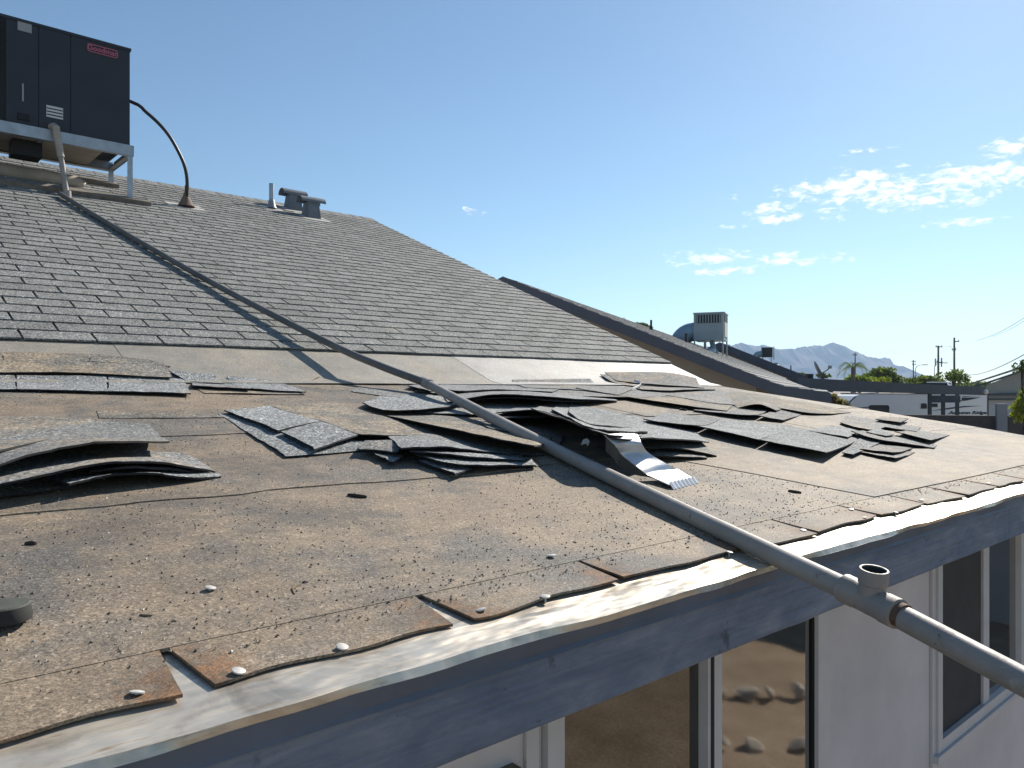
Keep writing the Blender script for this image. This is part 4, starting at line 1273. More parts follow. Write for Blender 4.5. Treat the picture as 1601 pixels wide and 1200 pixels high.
bit('twig', [(486, 600), (492, 593), (499, 590)], .004, 'twig', 'small dry stem on the bare band left of the pipe coupling', 'twig')
def scrap(pts, label):
    P = [on_roof(*p) for p in pts]
    m = MB()
    rows = [[p + Vector((0, 0, .012)), p + Vector((.02, .01, .026))] for p in [poly_at(P, i / 8) for i in range(9)]]
    m.slab(rows, [[q - Vector((0, .002, .002)) for q in r2] for r2 in rows])
    tag(obj('paper_scrap', m, M['scrap'], None), label, 'scrap')
scrap([(990, 599, .03), (1000, 602, .03), (998, 607, .02), (988, 611, .01)], 'curled white scrap lying on the shingles near the top right of the bare band')
scrap([(908, 700, .05), (914, 698, .055), (918, 702, .05)], 'small white scrap in the dark hollow left of the bent metal strip')

# ------------------------------------------------------------------ yard reflected in the glass
yard = [(6.15, -1.45, .10), (6.33, -1.28, .13), (6.52, -1.16, .09), (6.70, -.98, .12), (6.86, -.84, .10), (5.32, -.88, .08), (5.50, -.70, .10), (5.78, -.45, .09)]
for k, (x, y, r_) in enumerate(yard):
    r_ *= .72
    m = MB()
    prof_ = [(.01, -.3)] + [(math.cos(q), math.sin(q) * .6) for q in [R(-25 + 14 * i) for i in range(8)]] + [(.08, .62)]
    m.lathe((x, y, .05), [(a * r_, b * r_) for a, b in prof_], 10)
    for v in m.v:
        v += Vector((noise.noise(v * 9), noise.noise(v * 9 + Vector((5, 0, 0))), noise.noise(v * 9 + Vector((0, 7, 0))))) * .07
    tag(obj('stone', m, M['rock'], None, smooth='all'), 'rounded tan stone edging the yard, mirrored in the sliding door glass', 'stone', 'stones edging the yard')
m = MB(); 
for i in range(14):
    pass
bw_ = thing('block_wall', (10.8, -3, 0), 'grey yard wall mirrored at the top of the right window pane', 'wall')
m = MB(); m.box((10.7, -9.0, 0), (10.9, 2.5, 1.9)); obj('wall_body', m, M['pilaster'], bw_)
m = MB(); m.box((10.67, -9.0, 1.902), (10.93, 2.5, 1.96)); obj('coping', m, M['stucco'], bw_)

# ------------------------------------------------------------------ neighbour houses
def cam_pt(X, h, Z): 
    p = RT * X + FW * Z
    return Vector((p.x, p.y, h + CAM_H))
RD = Vector((.375, 0, .927))           # ridge direction (cam frame: right, up, forward)
QD = Vector((.927, 0, -.375))          # down the slope towards the right
def neighbour(name, P, w_break, w_eave, pitch, L, label, fas, courses=True, wall_w=3.41, fasc=.135, setback=.32):
    px_, ph, pz = P
    def pt(w_, s_, h=None, dz=0.0):
        hh = ph - pitch * w_ if w_ <= w_break else ph - pitch * w_break - .15 * (w_ - w_break)
        q = Vector((px_, 0, pz)) + QD * w_ + RD * s_
        return cam_pt(q.x, (hh if h is None else h) + dz, q.z)
    base = cam_pt(px_ + QD.x * 2 + RD.x * L / 2, -CAM_H, pz + QD.z * 2 + RD.z * L / 2)
    t = thing(name, base, label, 'house')
    ws = [0, w_break, w_eave]
    # roof slab with its back slope
    m = MB()
    back = -w_eave
    def bp(w_, s_, dz=0.0):
        q = Vector((px_, 0, pz)) + QD * w_ + RD * s_
        return cam_pt(q.x, ph + pitch * w_ + dz, q.z)
    top = [[pt(w_eave, 0), pt(w_eave, L)], [pt(w_break, 0), pt(w_break, L)], [pt(0, 0), pt(0, L)], [bp(back, 0), bp(back, L)]]
    m.slab(top, [[q - Vector((0, 0, .1)) for q in r2] for r2 in top])
    roof = obj('roof', m, M['n_shingle'], t)
    # rake boards at the near end
    m = MB()
    off = -(RT * RD.x + FW * RD.z) * .03
    for (a, b_) in ((0, w_break), (w_break, w_eave + .02)):
        A, B = pt(a, 0), pt(b_, 0)
        m.hexa([A + off + UP * -fasc, B + off + UP * -fasc, B - off * .2 + UP * -fasc, A - off * .2 + UP * -fasc, A + off + UP * .01, B + off + UP * .01, B - off * .2 + UP * .01, A - off * .2 + UP * .01])
    A, B = bp(back, 0), pt(0, 0)
    m.hexa([A + off + UP * -fasc, B + off + UP * -fasc, B - off * .2 + UP * -fasc, A - off * .2 + UP * -fasc, A + off + UP * .01, B + off + UP * .01, B - off * .2 + UP * .01, A - off * .2 + UP * .01])
    obj('rake_board', m, M[fas], t)
    # eave fascia along the right side
    m = MB(); A, B = pt(w_eave, -.03), pt(w_eave, L)
    dq = (RT * QD.x + FW * QD.z) * .03
    m.hexa([A + UP * -.26, A + dq + UP * -.26, B + dq + UP * -.26, B + UP * -.26, A - UP * .004, A + dq - UP * .004, B + dq - UP * .004, B - UP * .004]); obj('eave_board', m, M[fas], t)
    # gable wall
    m = MB()
    s1, s2 = setback, setback + .15
    vs = []
    for s_ in (s1, s2):
        q0 = Vector((px_, 0, pz)) + QD * back * .8 + RD * s_
        vs += [cam_pt(q0.x, -CAM_H, q0.z), pt(wall_w, s_, -CAM_H), pt(wall_w, s_, None, -.1), pt(0, s_, None, -.1), bp(back * .8, s_, -.1)]
    m.add(vs, [(0, 1, 2, 3, 4), (9, 8, 7, 6, 5), (1, 6, 7, 2), (0, 4, 9, 5), (0, 5, 6, 1)])
    A, B, A2, B2 = pt(wall_w, s2, -CAM_H), pt(wall_w, L - .3, -CAM_H), pt(wall_w, s2, None, -.12), pt(wall_w, L - .3, None, -.12)
    dq2 = (RT * QD.x + FW * QD.z) * -.15
    m.hexa([A + dq2, A, B, B + dq2, A2 + dq2, A2, B2, B2 + dq2])
    obj('wall', m, M['n_wall'], t)
    # courses of shingles
    if courses:
        m = MB()
        nrm = (UP + (RT * QD.x + FW * QD.z) * pitch).normalized()
        nc = int(w_eave / .17)
        for i in range(nc):
            a = w_eave - i * .17; b_ = max(0, a - .2)
            A, B, C, D = pt(a, .03), pt(a, L), pt(b_, L), pt(b_, .03)
            e = UP * .022
            m.hexa([A + UP * .004, B + UP * .004, C + UP * .001, D + UP * .001, A + e, B + e, C + UP * .005, D + UP * .005])
        tag(obj('shingle_courses', m, M['n_shingle'], roof), kind='stuff')
    return t, pt
n1, pt1 = neighbour('neighbour_house', (-.119, 1.59, 11.0), 3.742, 4.28, .417, 24, 'grey-roofed house with taupe gable wall and slate blue rake board behind the near roof', 'n_fascia')
n3, pt3 = neighbour('neighbour_house', (.2688 * 36, .0604 * 36, 36.0), 4.5, 4.85, .425, 28, 'farther house with dark rake just showing past the first neighbour, black cooler on its ridge', 'n_fascia', True, 4.6, .36)
# lower white thing under first neighbour's porch
a = at(1281, 631, 17.5)
pa = thing('storage_cabinet', (a.x, a.y, 0), 'pale cabinet standing in the shade under the neighbour porch', 'cabinet')
m = MB(); fw2 = FW; m.obox(Vector((a.x, a.y, 1.24)), RT * .17, FW * .25, UP * 1.24); obj('body', m, M['stucco_pale'], pa)
m = MB(); m.obox(Vector((a.x, a.y, 2.50)), RT * .18, FW * .26, UP * .015); obj('top', m, M['stucco_pale'], pa)

def vent_stub(px, py0, py1, depth, rad, label, mt='conduit'):
    b = at(px, py1, depth); t_ = at(px, py0, depth)
    m = MB(); m.lathe(b, [(rad * 2.4, -.1), (rad * 1.6, .06), (rad, .10), (rad, t_.z - b.z), (rad * .8, t_.z - b.z)], 12)
    tag(obj('vent_pipe', m, M[mt], None, smooth=True), label, 'vent pipe')
vent_stub(1017.5, 500, 517, 15.6, .022, 'thin black vent pipe alone near the middle of the first neighbour ridge')
vent_stub(1072.5, 521, 541, 18.6, .035, 'short dark vent pipe in front of the curved duct of the pale rooftop unit')
# turbine-like cap
b = at(1111, 556, 20.5)
m = MB(); tc = thing('roof_vent', b, 'small round metal vent cap on the neighbour roof below the pale rooftop unit', 'roof vent')
m.lathe(b, [(.07, -.15), (.07, .05)], 12); obj('neck', m, M['galv_dull'], tc, smooth=True)
m = MB(); m.lathe(b + UP * .05, [(.10, 0), (.13, .05), (.12, .12), (.05, .17)], 14); obj('dome', m, M['galv'], tc, smooth=True)

# pale packaged unit on the first neighbour roof
D = 21.0
def rooftop_unit(x0, x1, y0, y1, side, D, label, ybase, elbow, dark=False):
    A = at(x0, y1, D); T_ = at(x0, y0, D)
    u0, u1 = (x0 - 800) / FPX, (x1 - 800) / FPX
    wl = (u1 - u0) * D / (.927 + .375 * u1)
    wv = (RT * .927 - FW * .375) * wl
    B = A + wv; hgt = T_.z - A.z
    dv = (RT * .375 + FW * .927) * wl * side
    t = thing('rooftop_unit', (A + B + dv) / 2, label, 'air conditioner')
    m = MB(); m.hexa([A, B, B + dv, A + dv, A + UP * hgt, B + UP * hgt, B + dv + UP * hgt, A + dv + UP * hgt])
    obj('cabinet', m, M['hvac_dark' if dark else 'hvac'], t)
    m = MB(); e = wv.normalized() * .02; f_ = -Vector((FW.x, FW.y, 0)) * .02
    m.hexa([A - e + f_ + UP * (hgt + .002), B + e + f_ + UP * (hgt + .002), B + e + dv + UP * (hgt + .002), A - e + dv + UP * (hgt + .002), A - e + f_ + UP * (hgt + .04), B + e + f_ + UP * (hgt + .04), B + e + dv + UP * (hgt + .04), A - e + dv + UP * (hgt + .04)])
    obj('lid', m, M['hvac'], t)
    return t, A, B, dv, hgt, wv
t, A, B, dv, hgt, wv = rooftop_unit(1084, 1131, 491, 532, 1.15, 21.0, 'pale blue-grey packaged rooftop unit with slotted top, on thin legs on the first neighbour roof', 0, 0)
ws_ = wv.normalized(); nf = Vector((ws_.y, -ws_.x, 0))
m = MB(); c = A + wv * .50 + UP * hgt * .81 + nf * .008; m.obox(c, ws_ * wv.length * .40, nf * .006, UP * hgt * .155); gr = obj('grille', m, M['hvac_dark'], t)
for k in range(9):
    m = MB(); c = A + wv * (.13 + .0925 * k) + UP * hgt * .81 + nf * .022; m.obox(c, ws_ * .012, nf * .008, UP * hgt * .15); obj('slat', m, M['hvac'], gr)
m = MB(); c = B + dv * .5 + UP * hgt * .42 + ws_ * .01; m.obox(c, dv * .36, ws_ * .006, UP * hgt * .28); obj('side_panel', m, M['cream'], t)
m = MB(); c = B + dv * .5 + UP * hgt * .82 + ws_ * .01; m.obox(c, dv * .36, ws_ * .006, UP * hgt * .13); obj('side_grille', m, M['hvac_dark'], t)
for (f1, f2, ln) in ((.03, 0, .55), (.40, .0, .75), (.97, 0, 1.0), (.2, 1, .45), (.97, 1, .95)):
    c = A + wv * f1 + dv * f2
    m = MB(); m.obox(c + UP * -ln / 2 - UP * .002, ws_ * .018, nf * .018, UP * ln / 2); obj('leg', m, M['galv_dull'], t)
m = MB(); m.tube([A + wv * .55 + dv * .4 - UP * .01, A + wv * .60 + dv * .4 - UP * .2, A + wv * .85 + dv * .3 - UP * .6], .07, 8); obj('drop_duct', m, M['duct'], t, smooth=True)
# curved duct at its left
E = A + UP * hgt * .36 + dv * .35
pts = []
for i in range(10):
    q = R(90 * i / 9)
    pts.append(E - ws_ * (.05 + .44 * math.sin(q)) - UP * (.50 * (1 - math.cos(q))))
m = MB(); m.tube([E + ws_ * .05] + pts, .26, 14); obj('duct_elbow', m, M['duct'], t, smooth=True)

t2, A, B, dv, hgt, wv = rooftop_unit(1190, 1207, 543.5, 558, .9, 52.0, 'small black boxed cooler with a curved duct, on the ridge of the farther house', 0, 0, True)
ws_ = wv.normalized()
for f1 in (.1, .9):
    m = MB(); m.obox(A + wv * f1 - UP * .22, ws_ * .03, nf * .03, UP * .2); obj('leg', m, M['galv_dull'], t2)
m = MB(); m.obox(B + ws_ * .10 + UP * .25, ws_ * .03, nf * .03, UP * .45); obj('side_post', m, M['hvac'], t2)
E = A + UP * hgt * .35
pts = [E + ws_ * .05] + [E - ws_ * (.05 + .42 * math.sin(R(90 * i / 7))) - UP * (.45 * (1 - math.cos(R(90 * i / 7)))) for i in range(8)]
m = MB(); m.tube(pts, .22, 12); obj('duct_elbow', m, M['duct'], t2, smooth=True)
vent_stub(1213, 567, 572, 50, .12, 'stubby pale vent right of the small black cooler on the farther ridge', 'galv_dull')
vent_stub(1236, 571, 580, 44, .035, 'thin dark vent pipe low on the farther dark rake')

# ------------------------------------------------------------------ carport, yard wall, trailer
cpt = thing('carport', (*(at(1420, 640, 29.5).xy), 0), 'long low carport with a deep slate beam and posts in front of the white trailer', 'carport')
L0, L1 = at(1246, 590, 24.5), at(1541, 605, 33.0)
L0b, L1b = at(1246, 610, 24.5), at(1541, 617.5, 33.0)
bd = Vector((FW.x, FW.y, 0)) * .12
m = MB(); m.hexa([L0b, L1b, L1b + bd, L0b + bd, L0, L1, L1 + bd, L0 + bd]); obj('beam', m, M['beam'], cpt)
dd = Vector((FW.x, FW.y, 0)) * 1.6
m = MB(); m.hexa([L0 - UP * .14 + bd * 1.02, L1 - UP * .14 + bd * 1.02, L1 - UP * .14 + dd, L0 - UP * .14 + dd, L0 - UP * .02 + bd * 1.02, L1 - UP * .02 + bd * 1.02, L1 - UP * .02 + dd, L0 - UP * .02 + dd]); obj('roof_sheet', m, M['beam'], cpt)
for px in (1453, 1474, 1496):
    dpt = 30.2 + (px - 1450) * .028
    a = at(px, 615, dpt)
    m = MB(); m.obox(Vector((a.x, a.y, a.z / 2)), RT * .055, FW * .055, UP * a.z / 2); obj('post', m, M['beam'], cpt)
a = at(1474, 623.5, 30.6)
m = MB(); m.obox(a - FW * .08, RT * .63, FW * .02, UP * .14); obj('valance', m, M['beam'], cpt)

bw2 = thing('block_wall', (*(at(1450, 660, 27).xy), 0), 'dark brown block wall behind the porch roof edge at the right', 'wall')
WA, WB = at(1290, 646, 27.6), at(1660, 651.5, 25.0)
hz = WA.z
fdir = (WB - WA); fdir.z = 0; fn = Vector((-fdir.y, fdir.x, 0)).normalized()
LW = fdir.length; fd = fdir.normalized()
nrow = 5; bwid = .80; bh = .40
zt_ = WB.z
ztop = (WA.z + WB.z) / 2
for r_ in range(nrow):
    z1 = ztop - r_ * bh * .72; z0 = z1 - bh * .72 + .012
    if z0 < 0: z0 = 0
    k = 0; s_ = -(r_ % 2) * bwid / 2
    while s_ < LW:
        a_ = max(0, s_); b2 = min(LW, s_ + bwid - .012)
        if b2 - a_ > .05 and r_ < 3:
            m = MB(); c = Vector((WA.x, WA.y, 0)) + fd * ((a_ + b2) / 2); m.obox(Vector((c.x, c.y, (z0 + z1) / 2)), fd * (b2 - a_) / 2, fn * (.095 + .003 * ((k * 7 + r_ * 3) % 3)), UP * (z1 - z0) / 2)
            obj('block', m, M['block'], bw2)
        k += 1; s_ += bwid
m = MB(); c = Vector((WA.x, WA.y, 0)) + fd * LW / 2; m.obox(Vector((c.x, c.y, (ztop - .02) / 2)), fd * LW / 2, fn * .085, UP * (ztop - .02) / 2); obj('mortar_core', m, M['block'], bw2)
a = at(1565, 631, 25.4)
m = MB(); m.obox(Vector((a.x, a.y, a.z / 2)), fd * .145, fn * .15, UP * a.z / 2); obj('pilaster', m, M['pilaster'], bw2)
a2 = at(1594, 660, 25.2)

TD = 36.0
tr0 = at(1318, 640, TD); tr1 = at(1544.5, 640, TD)
ux = (tr1 - tr0).normalized(); un = -Vector((FW.x, FW.y, 0)); un = (un - ux * un.dot(ux)).normalized()
trl = thing('travel_trailer', (*((tr0 + tr1) / 2).xy, 0), 'white travel trailer with navy swooshes and black lettering parked behind the block wall', 'trailer')
def tp(px, py, off=0.0):
    p = at(px, py, TD) 
    return p + un * off
def extr(pts, off0, off1):
    mb = MB(); n = len(pts)
    f0 = [tp(x, y, off0) for x, y in pts]; f1 = [tp(x, y, off1) for x, y in pts]
    mb.add(f0 + f1, [tuple(range(n)), tuple(reversed(range(n, 2 * n)))] + [(i, i + n, (i + 1) % n + n, (i + 1) % n) for i in range(n)])
    return mb
body = [(1318, 668), (1318, 641), (1321, 636), (1328, 626), (1336, 619), (1346, 615.5), (1450, 616), (1542, 616.5), (1544.5, 619), (1544.5, 668)]
obj('body', extr(body, 0, -2.3), M['trailer'], trl)
obj('roof_trim', extr([(1345, 614.3), (1543, 615.3), (1543, 616.4), (1346, 615.4)], .03, -2.25), M['trailer_dark'], trl)
obj('front_trim', extr([(1319, 642), (1329, 626), (1337, 619.2), (1338, 620.2), (1330, 627), (1321, 642)], .02, .004), M['trailer_dark'], trl)
obj('rear_trim', extr([(1543, 617), (1544.8, 617), (1544.8, 668), (1543, 668)], .02, .004), M['trailer_dark'], trl)
obj('swoosh', extr([(1321, 640.5), (1340, 637.5), (1358, 635.3), (1358, 636.5), (1340, 639.3), (1322, 641)], .012, .003), M['navy'], trl)
obj('swoosh', extr([(1455, 642), (1480, 637.5), (1505, 634.5), (1534, 634), (1505, 636.6), (1480, 639.8)], .012, .003), M['navy'], trl)
obj('swoosh', extr([(1490, 627.5), (1503, 625), (1503, 621.2), (1533, 621), (1510, 626)], .012, .003), M['trailer_dark'], trl)
obj('swoosh', extr([(1504, 619), (1536, 618.6), (1504, 620.2)], .012, .003), M['navy'], trl)
obj('hatch', extr([(1358, 650), (1358, 634.5), (1360, 633), (1387, 633), (1389.5, 635), (1389.5, 650)], .03, .004), M['trailer_dark'], trl)
obj('window', extr([(1439, 638.5), (1439.5, 630.5), (1447, 630), (1448.5, 634), (1448, 638.5)], .03, .004), M['trailer_dark'], trl)
obj('window', extr([(1456, 636), (1456, 630.5), (1465, 630.5), (1465, 636)], .03, .004), M['trailer_dark'], trl)
obj('marker_lamp', extr([(1361, 613.4), (1372, 613.4), (1373, 614.3), (1360, 614.3)], -.2, -.5), M['trailer'], trl)
text_mesh('lettering', 'Autumn Ridge', 4.9 / FPX * TD * 1.30, M['trailer_dark'], trl, tp(1512, 645.0, .01), ux, (0, 0, 1), .003, .25, .008, 1.6)
# second roof seen over the beam
va = thing('parked_van', (*(at(1465, 600, 45).xy), 0), 'dark vehicle roof with a pale edge just showing above the slate beam', 'van')
Dv = 45
def vq(px, py, off): 
    return at(px, py, Dv + off)
def ext2(pts, o0, o1):
    mb = MB(); n = len(pts)
    mb.add([vq(x, y, o0) for x, y in pts] + [vq(x, y, o1) for x, y in pts], [tuple(range(n)), tuple(reversed(range(n, 2 * n)))] + [(i, i + n, (i + 1) % n + n, (i + 1) % n) for i in range(n)])
    return mb
obj('body', ext2([(1443, 640), (1443, 603), (1447, 598.2), (1480, 598.2), (1482, 603), (1482, 640)], 0, 2), M['trailer_dark'], va)
obj('roof', ext2([(1447, 598.1), (1450, 596.4), (1479, 596.2), (1481, 598.1)], -.05, 2.05), M['trailer'], va)

# house at the right
rh = thing('gabled_house', (*(at(1570, 640, 42).xy), 0), 'grey stucco house with a pale tiled gable at the right picture edge', 'house')
Dh = 42
def hq(px, py, o=0): return at(px, py, Dh + o)
def ext3(pts, o0, o1):
    mb = MB(); n = len(pts)
    mb.add([hq(x, y, o0) for x, y in pts] + [hq(x, y, o1) for x, y in pts], [tuple(range(n)), tuple(reversed(range(n, 2 * n)))] + [(i, i + n, (i + 1) % n + n, (i + 1) % n) for i in range(n)])
    return mb
obj('gable_wall', ext3([(1541, 614), (1541, 602.5), (1601, 577), (1661, 602.5), (1661, 614)], 0, 6), M['stucco'], rh)
obj('lower_wall', ext3([(1544, 690), (1544, 618), (1670, 618), (1670, 690)], .15, 6), M['stucco_pale'], rh)
obj('trim_band', ext3([(1541, 614.2), (1664, 613), (1664, 618.2), (1541, 618.2)], -.3, .14), M['n_fascia'], rh)
obj('trim_band', ext3([(1544, 622.5), (1664, 622.5), (1664, 625), (1544, 625)], -.1, .14), M['n_fascia'], rh)
obj('roof', ext3([(1506, 604.5), (1601, 574.5), (1696, 604.5), (1696, 602.2), (1601, 571.0), (1506, 602.2)], -.4, 8), M['n_shingle'], rh)
m = MB()
P0, P1 = hq(1520, 604.5, -.45), hq(1601, 577.2, -.45)
P2, P3 = hq(1505, 602.2, 7), hq(1590, 566, 7)
m.hexa([P0 - UP * .10, P1 - UP * .10, P1 - UP * .10 + FW * .05, P0 - UP * .10 + FW * .05, P0, P1, P1 + FW * .05, P0 + FW * .05]); obj('rake_board', m, M['n_fascia'], rh)
# porch lamp glint on the beam end
ld = at(1541, 612, 32.6)
m = MB(); lp = thing('beam_lamp', ld, 'small white lamp at the right end of the slate beam', 'lamp')
m.lathe(ld, [(.05, -.1), (.09, -.02), (.07, .06), (.02, .10)], 12); obj('shade', m, M['scrap'], lp, smooth=True)
m = MB(); m.lathe(ld + UP * .10, [(.02, 0), (.02, .08)], 8); obj('bracket', m, M['steel'], lp)

# satellite dish on the carport roof
sdp = at(1283, 592, 27.0)
sd_ = thing('satellite_dish', sdp, 'grey satellite dish with its arm out to the right, above the slate beam', 'satellite dish')
m = MB(); cdish = at(1276.5, 577.5, 27.0)
axd = (RT * .86 + UP * .45 + FW * -.25).normalized()
prof_ = [(.30, .07), (.24, .04), (.16, .015), (.06, .0), (.0, .0)]
m.lathe(cdish, [(a_, b2) for a_, b2 in prof_] + [(.06, -.012), (.16, .002), (.24, .027), (.305, .06)], 20, axd); obj('dish', m, M['steel'], sd_, smooth=True)
m = MB(); arm0 = at(1281, 586, 27); arm1 = at(1297, 575, 26.9); m.tube([arm0, arm1], .022, 6); obj('arm', m, M['steel'], sd_)
m = MB(); m.obox(arm1 + UP * .03, RT * .05, FW * .05, UP * .05); obj('receiver', m, M['steel'], sd_)
m = MB(); m.tube([sdp - UP * .1, at(1281, 586, 27), cdish], .025, 6); obj('mast', m, M['steel'], sd_)
m = MB(); mp = at(1265, 589, 27.3); 
bx_ = thing('roof_box', mp, 'small dark box on the carport roof left of the satellite dish', 'box')
m.obox(mp, RT * .10, FW * .1, UP * .09); obj('body', m, M['hvac_dark'], bx_)
m = MB(); m.obox(mp + UP * .10, RT * .11, FW * .11, UP * .008); obj('lid', m, M['hvac_dark'], bx_)

# ------------------------------------------------------------------ trees and shrubs
def leaves(mb, c, rx, ry, rz, n, size, rr, hollow=.35, shape=1.0):
    for _ in range(n):
        while True:
            p = Vector((rr.uniform(-1, 1), rr.uniform(-1, 1), rr.uniform(-1, 1)))
            l = p.length
            if hollow < l < 1.0:
                break
        q = Vector((p.x * rx, p.y * ry, p.z * rz)) * (1 + .28 * noise.noise(p * 2.3 + c * .37))
        w_ = c + q
        if noise.noise(w_ * (1.1 / max(.3, rx))) < -.28:
            continue
        a = Vector((rr.uniform(-1, 1), rr.uniform(-1, 1), rr.uniform(-1, 1))).normalized()
        b = a.cross(Vector((rr.uniform(-1, 1), rr.uniform(-1, 1), rr.uniform(-1, 1)))).normalized()
        s = size * rr.uniform(.6, 1.4)
        mb.add([w_ - a * s, w_ + b * s * .45, w_ + a * s, w_ - b * s * .45], [(0, 1, 2, 3)])
def tree(name, px, py_top, py_base, depth, hw, label, cat, mt, n=1400, size=.12, clumps=6, seed=1, trunk_r=.09, group=None):
    rr = random.Random(seed)
    c0 = at(px, (py_top + py_base) / 2, depth)
    rx = hw / FPX * depth; rz = (py_base - py_top) / 2 / FPX * depth
    t = thing(name, (c0.x, c0.y, 0), label, cat, group)
    m = MB()
    for k in range(clumps):
        o = RT * rr.uniform(-.62, .62) * rx + FW * rr.uniform(-.5, .5) * rx + UP * rr.uniform(-.45, .45) * rz
        f = rr.uniform(.42, .66)
        leaves(m, c0 + o, rx * f, rx * f, rz * f, n // clumps, size, rr)
    obj('crown', m, M[mt], t)
    m = MB()
    z1 = c0.z
    m.tube([(c0.x, c0.y, -.1), (c0.x + .03, c0.y, z1 * .5), (c0.x - .02, c0.y + .04, z1)], [trunk_r, trunk_r * .8, trunk_r * .4], 8)
    for k in range(5):
        e = Vector((c0.x, c0.y, z1)) + RT * rr.uniform(-.7, .7) * rx + UP * rr.uniform(0, .7) * rz + FW * rr.uniform(-.3, .3) * rx
        m.tube([(c0.x, c0.y, z1 * rr.uniform(.55, .95)), Vector((c0.x, c0.y, z1)).lerp(e, .5) + UP * .05, e], [trunk_r * .45, trunk_r * .3, trunk_r * .12], 6)
    obj('trunk', m, M['bark'], t)
    return t
tree('bushy_tree', 1394, 574, 606, 55, 37, 'wide olive bushy tree behind the slate beam, right of the palm', 'tree', 'leaf_mid', 3200, .14, 9, 4)
tree('bushy_tree', 1437, 586, 606, 58, 33, 'low olive tree behind the slate beam below the small utility pole', 'tree', 'leaf_mid', 1800, .14, 8, 5)
tree('leafy_shrub', 1343, 584, 604, 44, 26, 'bright green shrub below the palm fronds behind the slate beam', 'shrub', 'leaf_bright', 1500, .13, 7, 6)
tree('leafy_shrub', 1372, 588, 606, 46, 26, 'olive yellow shrub in front of the wide bushy tree behind the slate beam', 'shrub', 'leaf_yellow', 1000, .12, 7, 16)
tree('leafy_tree', 1491, 577, 606, 40, 24, 'airy green tree beside the tallest utility pole above the slate beam', 'tree', 'leaf_mid', 900, .08, 9, 7, .06)
tree('leafy_tree', 1598, 557, 586, 30, 15, 'dark green branches above the grey gable at the right picture edge', 'tree', 'leaf_dark', 260, .07, 6, 8, .04)
tree('leafy_shrub', 1602, 586, 668, 21, 20, 'yellow green shrub hanging over the block wall at the right picture edge', 'shrub', 'leaf_yellow', 900, .085, 8, 9, .05)
tree('leafy_shrub', 1252, 579, 594, 60, 13, 'small grey green shrub left of the satellite dish', 'shrub', 'leaf_mid', 500, .13, 5, 10)
tree('leafy_shrub', 1287, 583, 594, 60, 10, 'small grey green shrub behind the satellite dish', 'shrub', 'leaf_mid', 400, .13, 4, 11)
tree('dry_shrub', 1308, 614, 645, 33, 18, 'dry brown brush left of the white trailer', 'shrub', 'leaf_dry', 1000, .09, 7, 12)
tree('leafy_tree', 1003, 504, 518, 70, 14, 'small tree top showing just over the neighbour ridge near the thin vent pipe', 'tree', 'leaf_mid', 400, .2, 4, 13)
tree('leafy_tree', 977, 497, 506, 70, 6, 'tiny tree tip showing over the neighbour ridge, left of the other one', 'tree', 'leaf_mid', 120, .2, 3, 14)
tree('leafy_tree', 1560, 596, 608, 120, 60, 'distant low tree line behind the grey gabled house', 'tree', 'leaf_mid', 700, .4, 9, 15)

# palm
pc = at(1333, 575, 41)
palm = thing('palm_tree', (pc.x, pc.y, 0), 'small palm with drooping fronds behind the slate beam, before the mountains', 'palm tree')
m = MB(); m.tube([(pc.x, pc.y, -.1), (pc.x, pc.y, pc.z * .6), (pc.x, pc.y, pc.z)], [.14, .11, .09], 10); obj('trunk', m, M['pole'], palm)
rr = random.Random(21)
for k in range(15):
    a_ = 2 * math.pi * k / 15 + rr.uniform(-.2, .2)
    hd = Vector((math.cos(a_), math.sin(a_), 0))
    Lf = rr.uniform(.7, 1.15)
    m = MB(); spine = []
    lift = rr.uniform(.35, 1.25)
    for i in range(13):
        s_ = i / 12
        spine.append(pc + hd * Lf * s_ + UP * (lift * s_ - (.75 + lift * .55) * s_ ** 2.3))
    m.tube(spine, [.018 * (1 - .8 * i / 12) for i in range(13)], 4)
    side = hd.cross(UP)
    for i in range(2, 13):
        for sgn in (-1, 1):
            p = spine[i]; ln = .30 * math.sin(math.pi * (i + 1) / 15) + .06
            tip = p + side * sgn * ln * .7 + hd * ln * .5 - UP * ln * .55
            m.add([p - hd * .010, p + hd * .012, tip], [(0, 1, 2)])
    obj('frond', m, M['leaf_bright'], palm)

# ------------------------------------------------------------------ poles, lamps, wires
def pole(px, py_top, depth, rad, label, arms, group='utility poles'):
    t_ = at(px, py_top, depth)
    t = thing('utility_pole', (t_.x, t_.y, 0), label, 'utility pole', group)
    m = MB(); m.tube([(t_.x, t_.y, -.2), (t_.x, t_.y, t_.z)], [rad * 1.2, rad * .8], 10); obj('pole', m, M['pole'], t, smooth=True)
    for (dy, hl, off) in arms:
        c = Vector((t_.x, t_.y, t_.z - dy)) - FW * rad
        m = MB(); m.obox(c + RT * off, RT * hl, FW * .06, UP * .07); ca = obj('crossarm', m, M['pole'], t)
        for q in (-.85, .85):
            m = MB(); m.lathe(c + RT * (off + hl * q) + UP * .07, [(.05, 0), (.07, .08), (.05, .2)], 8); obj('insulator', m, M['steel'], ca)
    return t, t_
p1, pt_a = pole(1466.5, 540, 120, .16, 'utility pole with stacked fittings, just left of the tallest pole', [(.2, .5, .0), (2.6, .45, .1)])
for (sx, ln) in ((-.45, 1.2), (.5, 1.4)):
    m = MB(); c = pt_a + RT * sx * 1.0 - UP * 2.6; m.tube([c - UP * ln * .5, c + UP * ln * .5], .10, 8); obj('transformer', m, M['steel'], p1)
p2, pt_b = pole(1491.5, 527.5, 120, .16, 'tallest utility pole with a small top bracket, right of its neighbour', [(.6, .35, .3), (1.9, .3, -.15)])
p3, pt_c = pole(1427.5, 562.5, 190, .15, 'small far utility pole over the bushy tree beside a street lamp', [(.4, .5, 0), (1.1, .45, .1)])
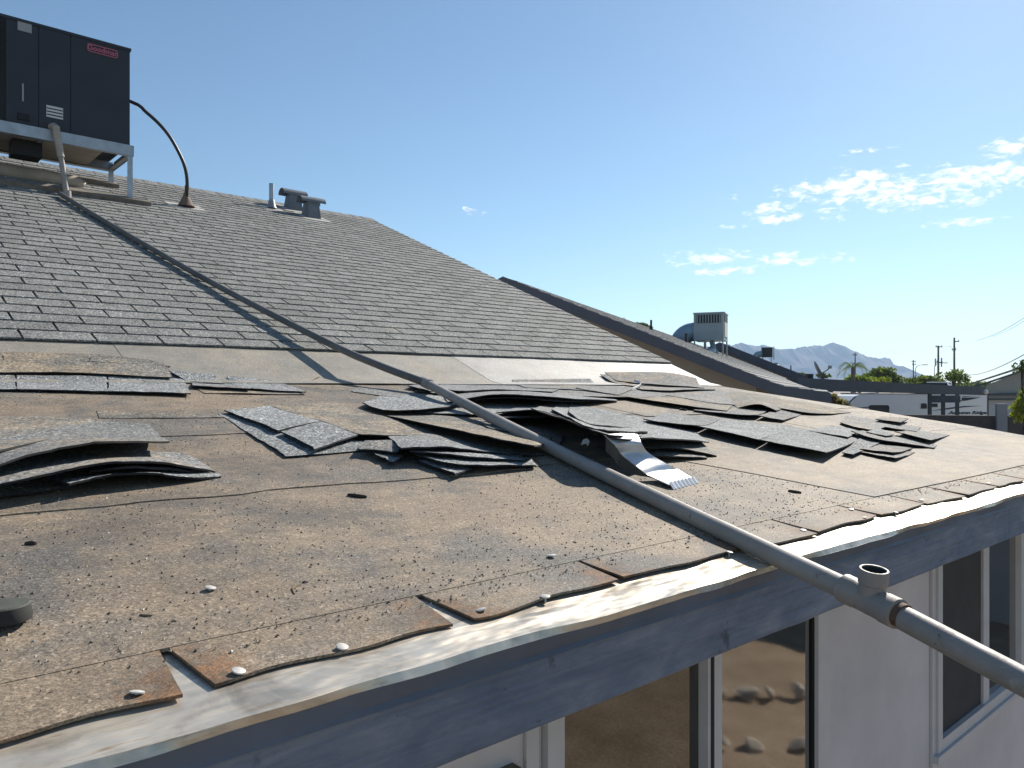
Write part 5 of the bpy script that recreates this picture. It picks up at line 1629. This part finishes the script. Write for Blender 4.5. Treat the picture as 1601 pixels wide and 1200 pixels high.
p4, pt_d = pole(1336.5, 551, 130, .11, 'thin dark mast sticking up behind the palm fronds against the mountains', [(.4, .35, -.1)])
def lamp(px, py_top, px_end, depth, label):
    b = at(px, 600, depth); tz = at(px, py_top + 5, depth).z; e = at(px_end, py_top, depth)
    t = thing('street_lamp', (b.x, b.y, 0), label, 'street lamp', 'street lamps')
    m = MB(); B0_ = Vector((b.x, b.y, tz))
    m.tube([(b.x, b.y, -.1), (b.x, b.y, tz * .7), B0_, B0_.lerp(e, .25) + UP * .25, B0_.lerp(e, .6) + UP * .22, e], [.10, .08, .06, .05, .045, .04], 8); obj('post', m, M['steel'], t, smooth=True)
    m = MB(); m.obox(e + RT * .25, RT * .45, FW * .14, UP * .07); obj('head', m, M['steel'], t)
lamp(1431, 570, 1444, 150, 'curved street lamp between the small far pole and the stacked-fitting pole')
lamp(1460.5, 567, 1475, 150, 'curved street lamp whose head reaches past the pole with stacked fittings')
def wire(a, b, sag, rad, label):
    m = MB(); m.tube([a.lerp(b, i / 20) - UP * sag * 4 * (i / 20) * (1 - i / 20) for i in range(21)], rad, 5)
    tag(obj('power_line', m, M['cable'], None), label, 'power line', 'power lines')
wire(at(1492, 577, 120), at(1640, 531, 30), 1.1, .022, 'black cable sagging from the tallest pole over the grey gable to the right')
wire(at(1466.5, 541, 119.5), at(1491.5, 540, 119.5), .15, .018, 'short cable strung between the two tall utility poles')
wire(at(1525, 532, 70), at(1680, 440, 30), .4, .014, 'thin upper cable crossing the sky at the right picture edge')
wire(at(1550, 526, 70), at(1700, 425, 32), .4, .012, 'thin cable beside the upper one, a little farther right')

# ------------------------------------------------------------------ haze between here and the mountains
m = MB()
HC = FW * 1650
m.obox(Vector((HC.x, HC.y, 84)), RT * 2600, FW * 1800, UP * 85)
hz_ = obj('haze', m, [], None, at_=(0, 0, 0))
hm = bpy.data.materials.new('haze_air'); hm.use_nodes = True
ht = NT(hm.node_tree); ho = ht.node('ShaderNodeOutputMaterial')
pv = ht.node('ShaderNodeVolumePrincipled')
pv.inputs['Color'].default_value = (.50, .70, 1.0, 1)
pv.inputs['Density'].default_value = 0.00024
pv.inputs['Anisotropy'].default_value = 0.25
ht.l.new(pv.outputs[0], ho.inputs['Volume'])
hz_.data.materials.append(hm)
tag(hz_, kind='stuff')
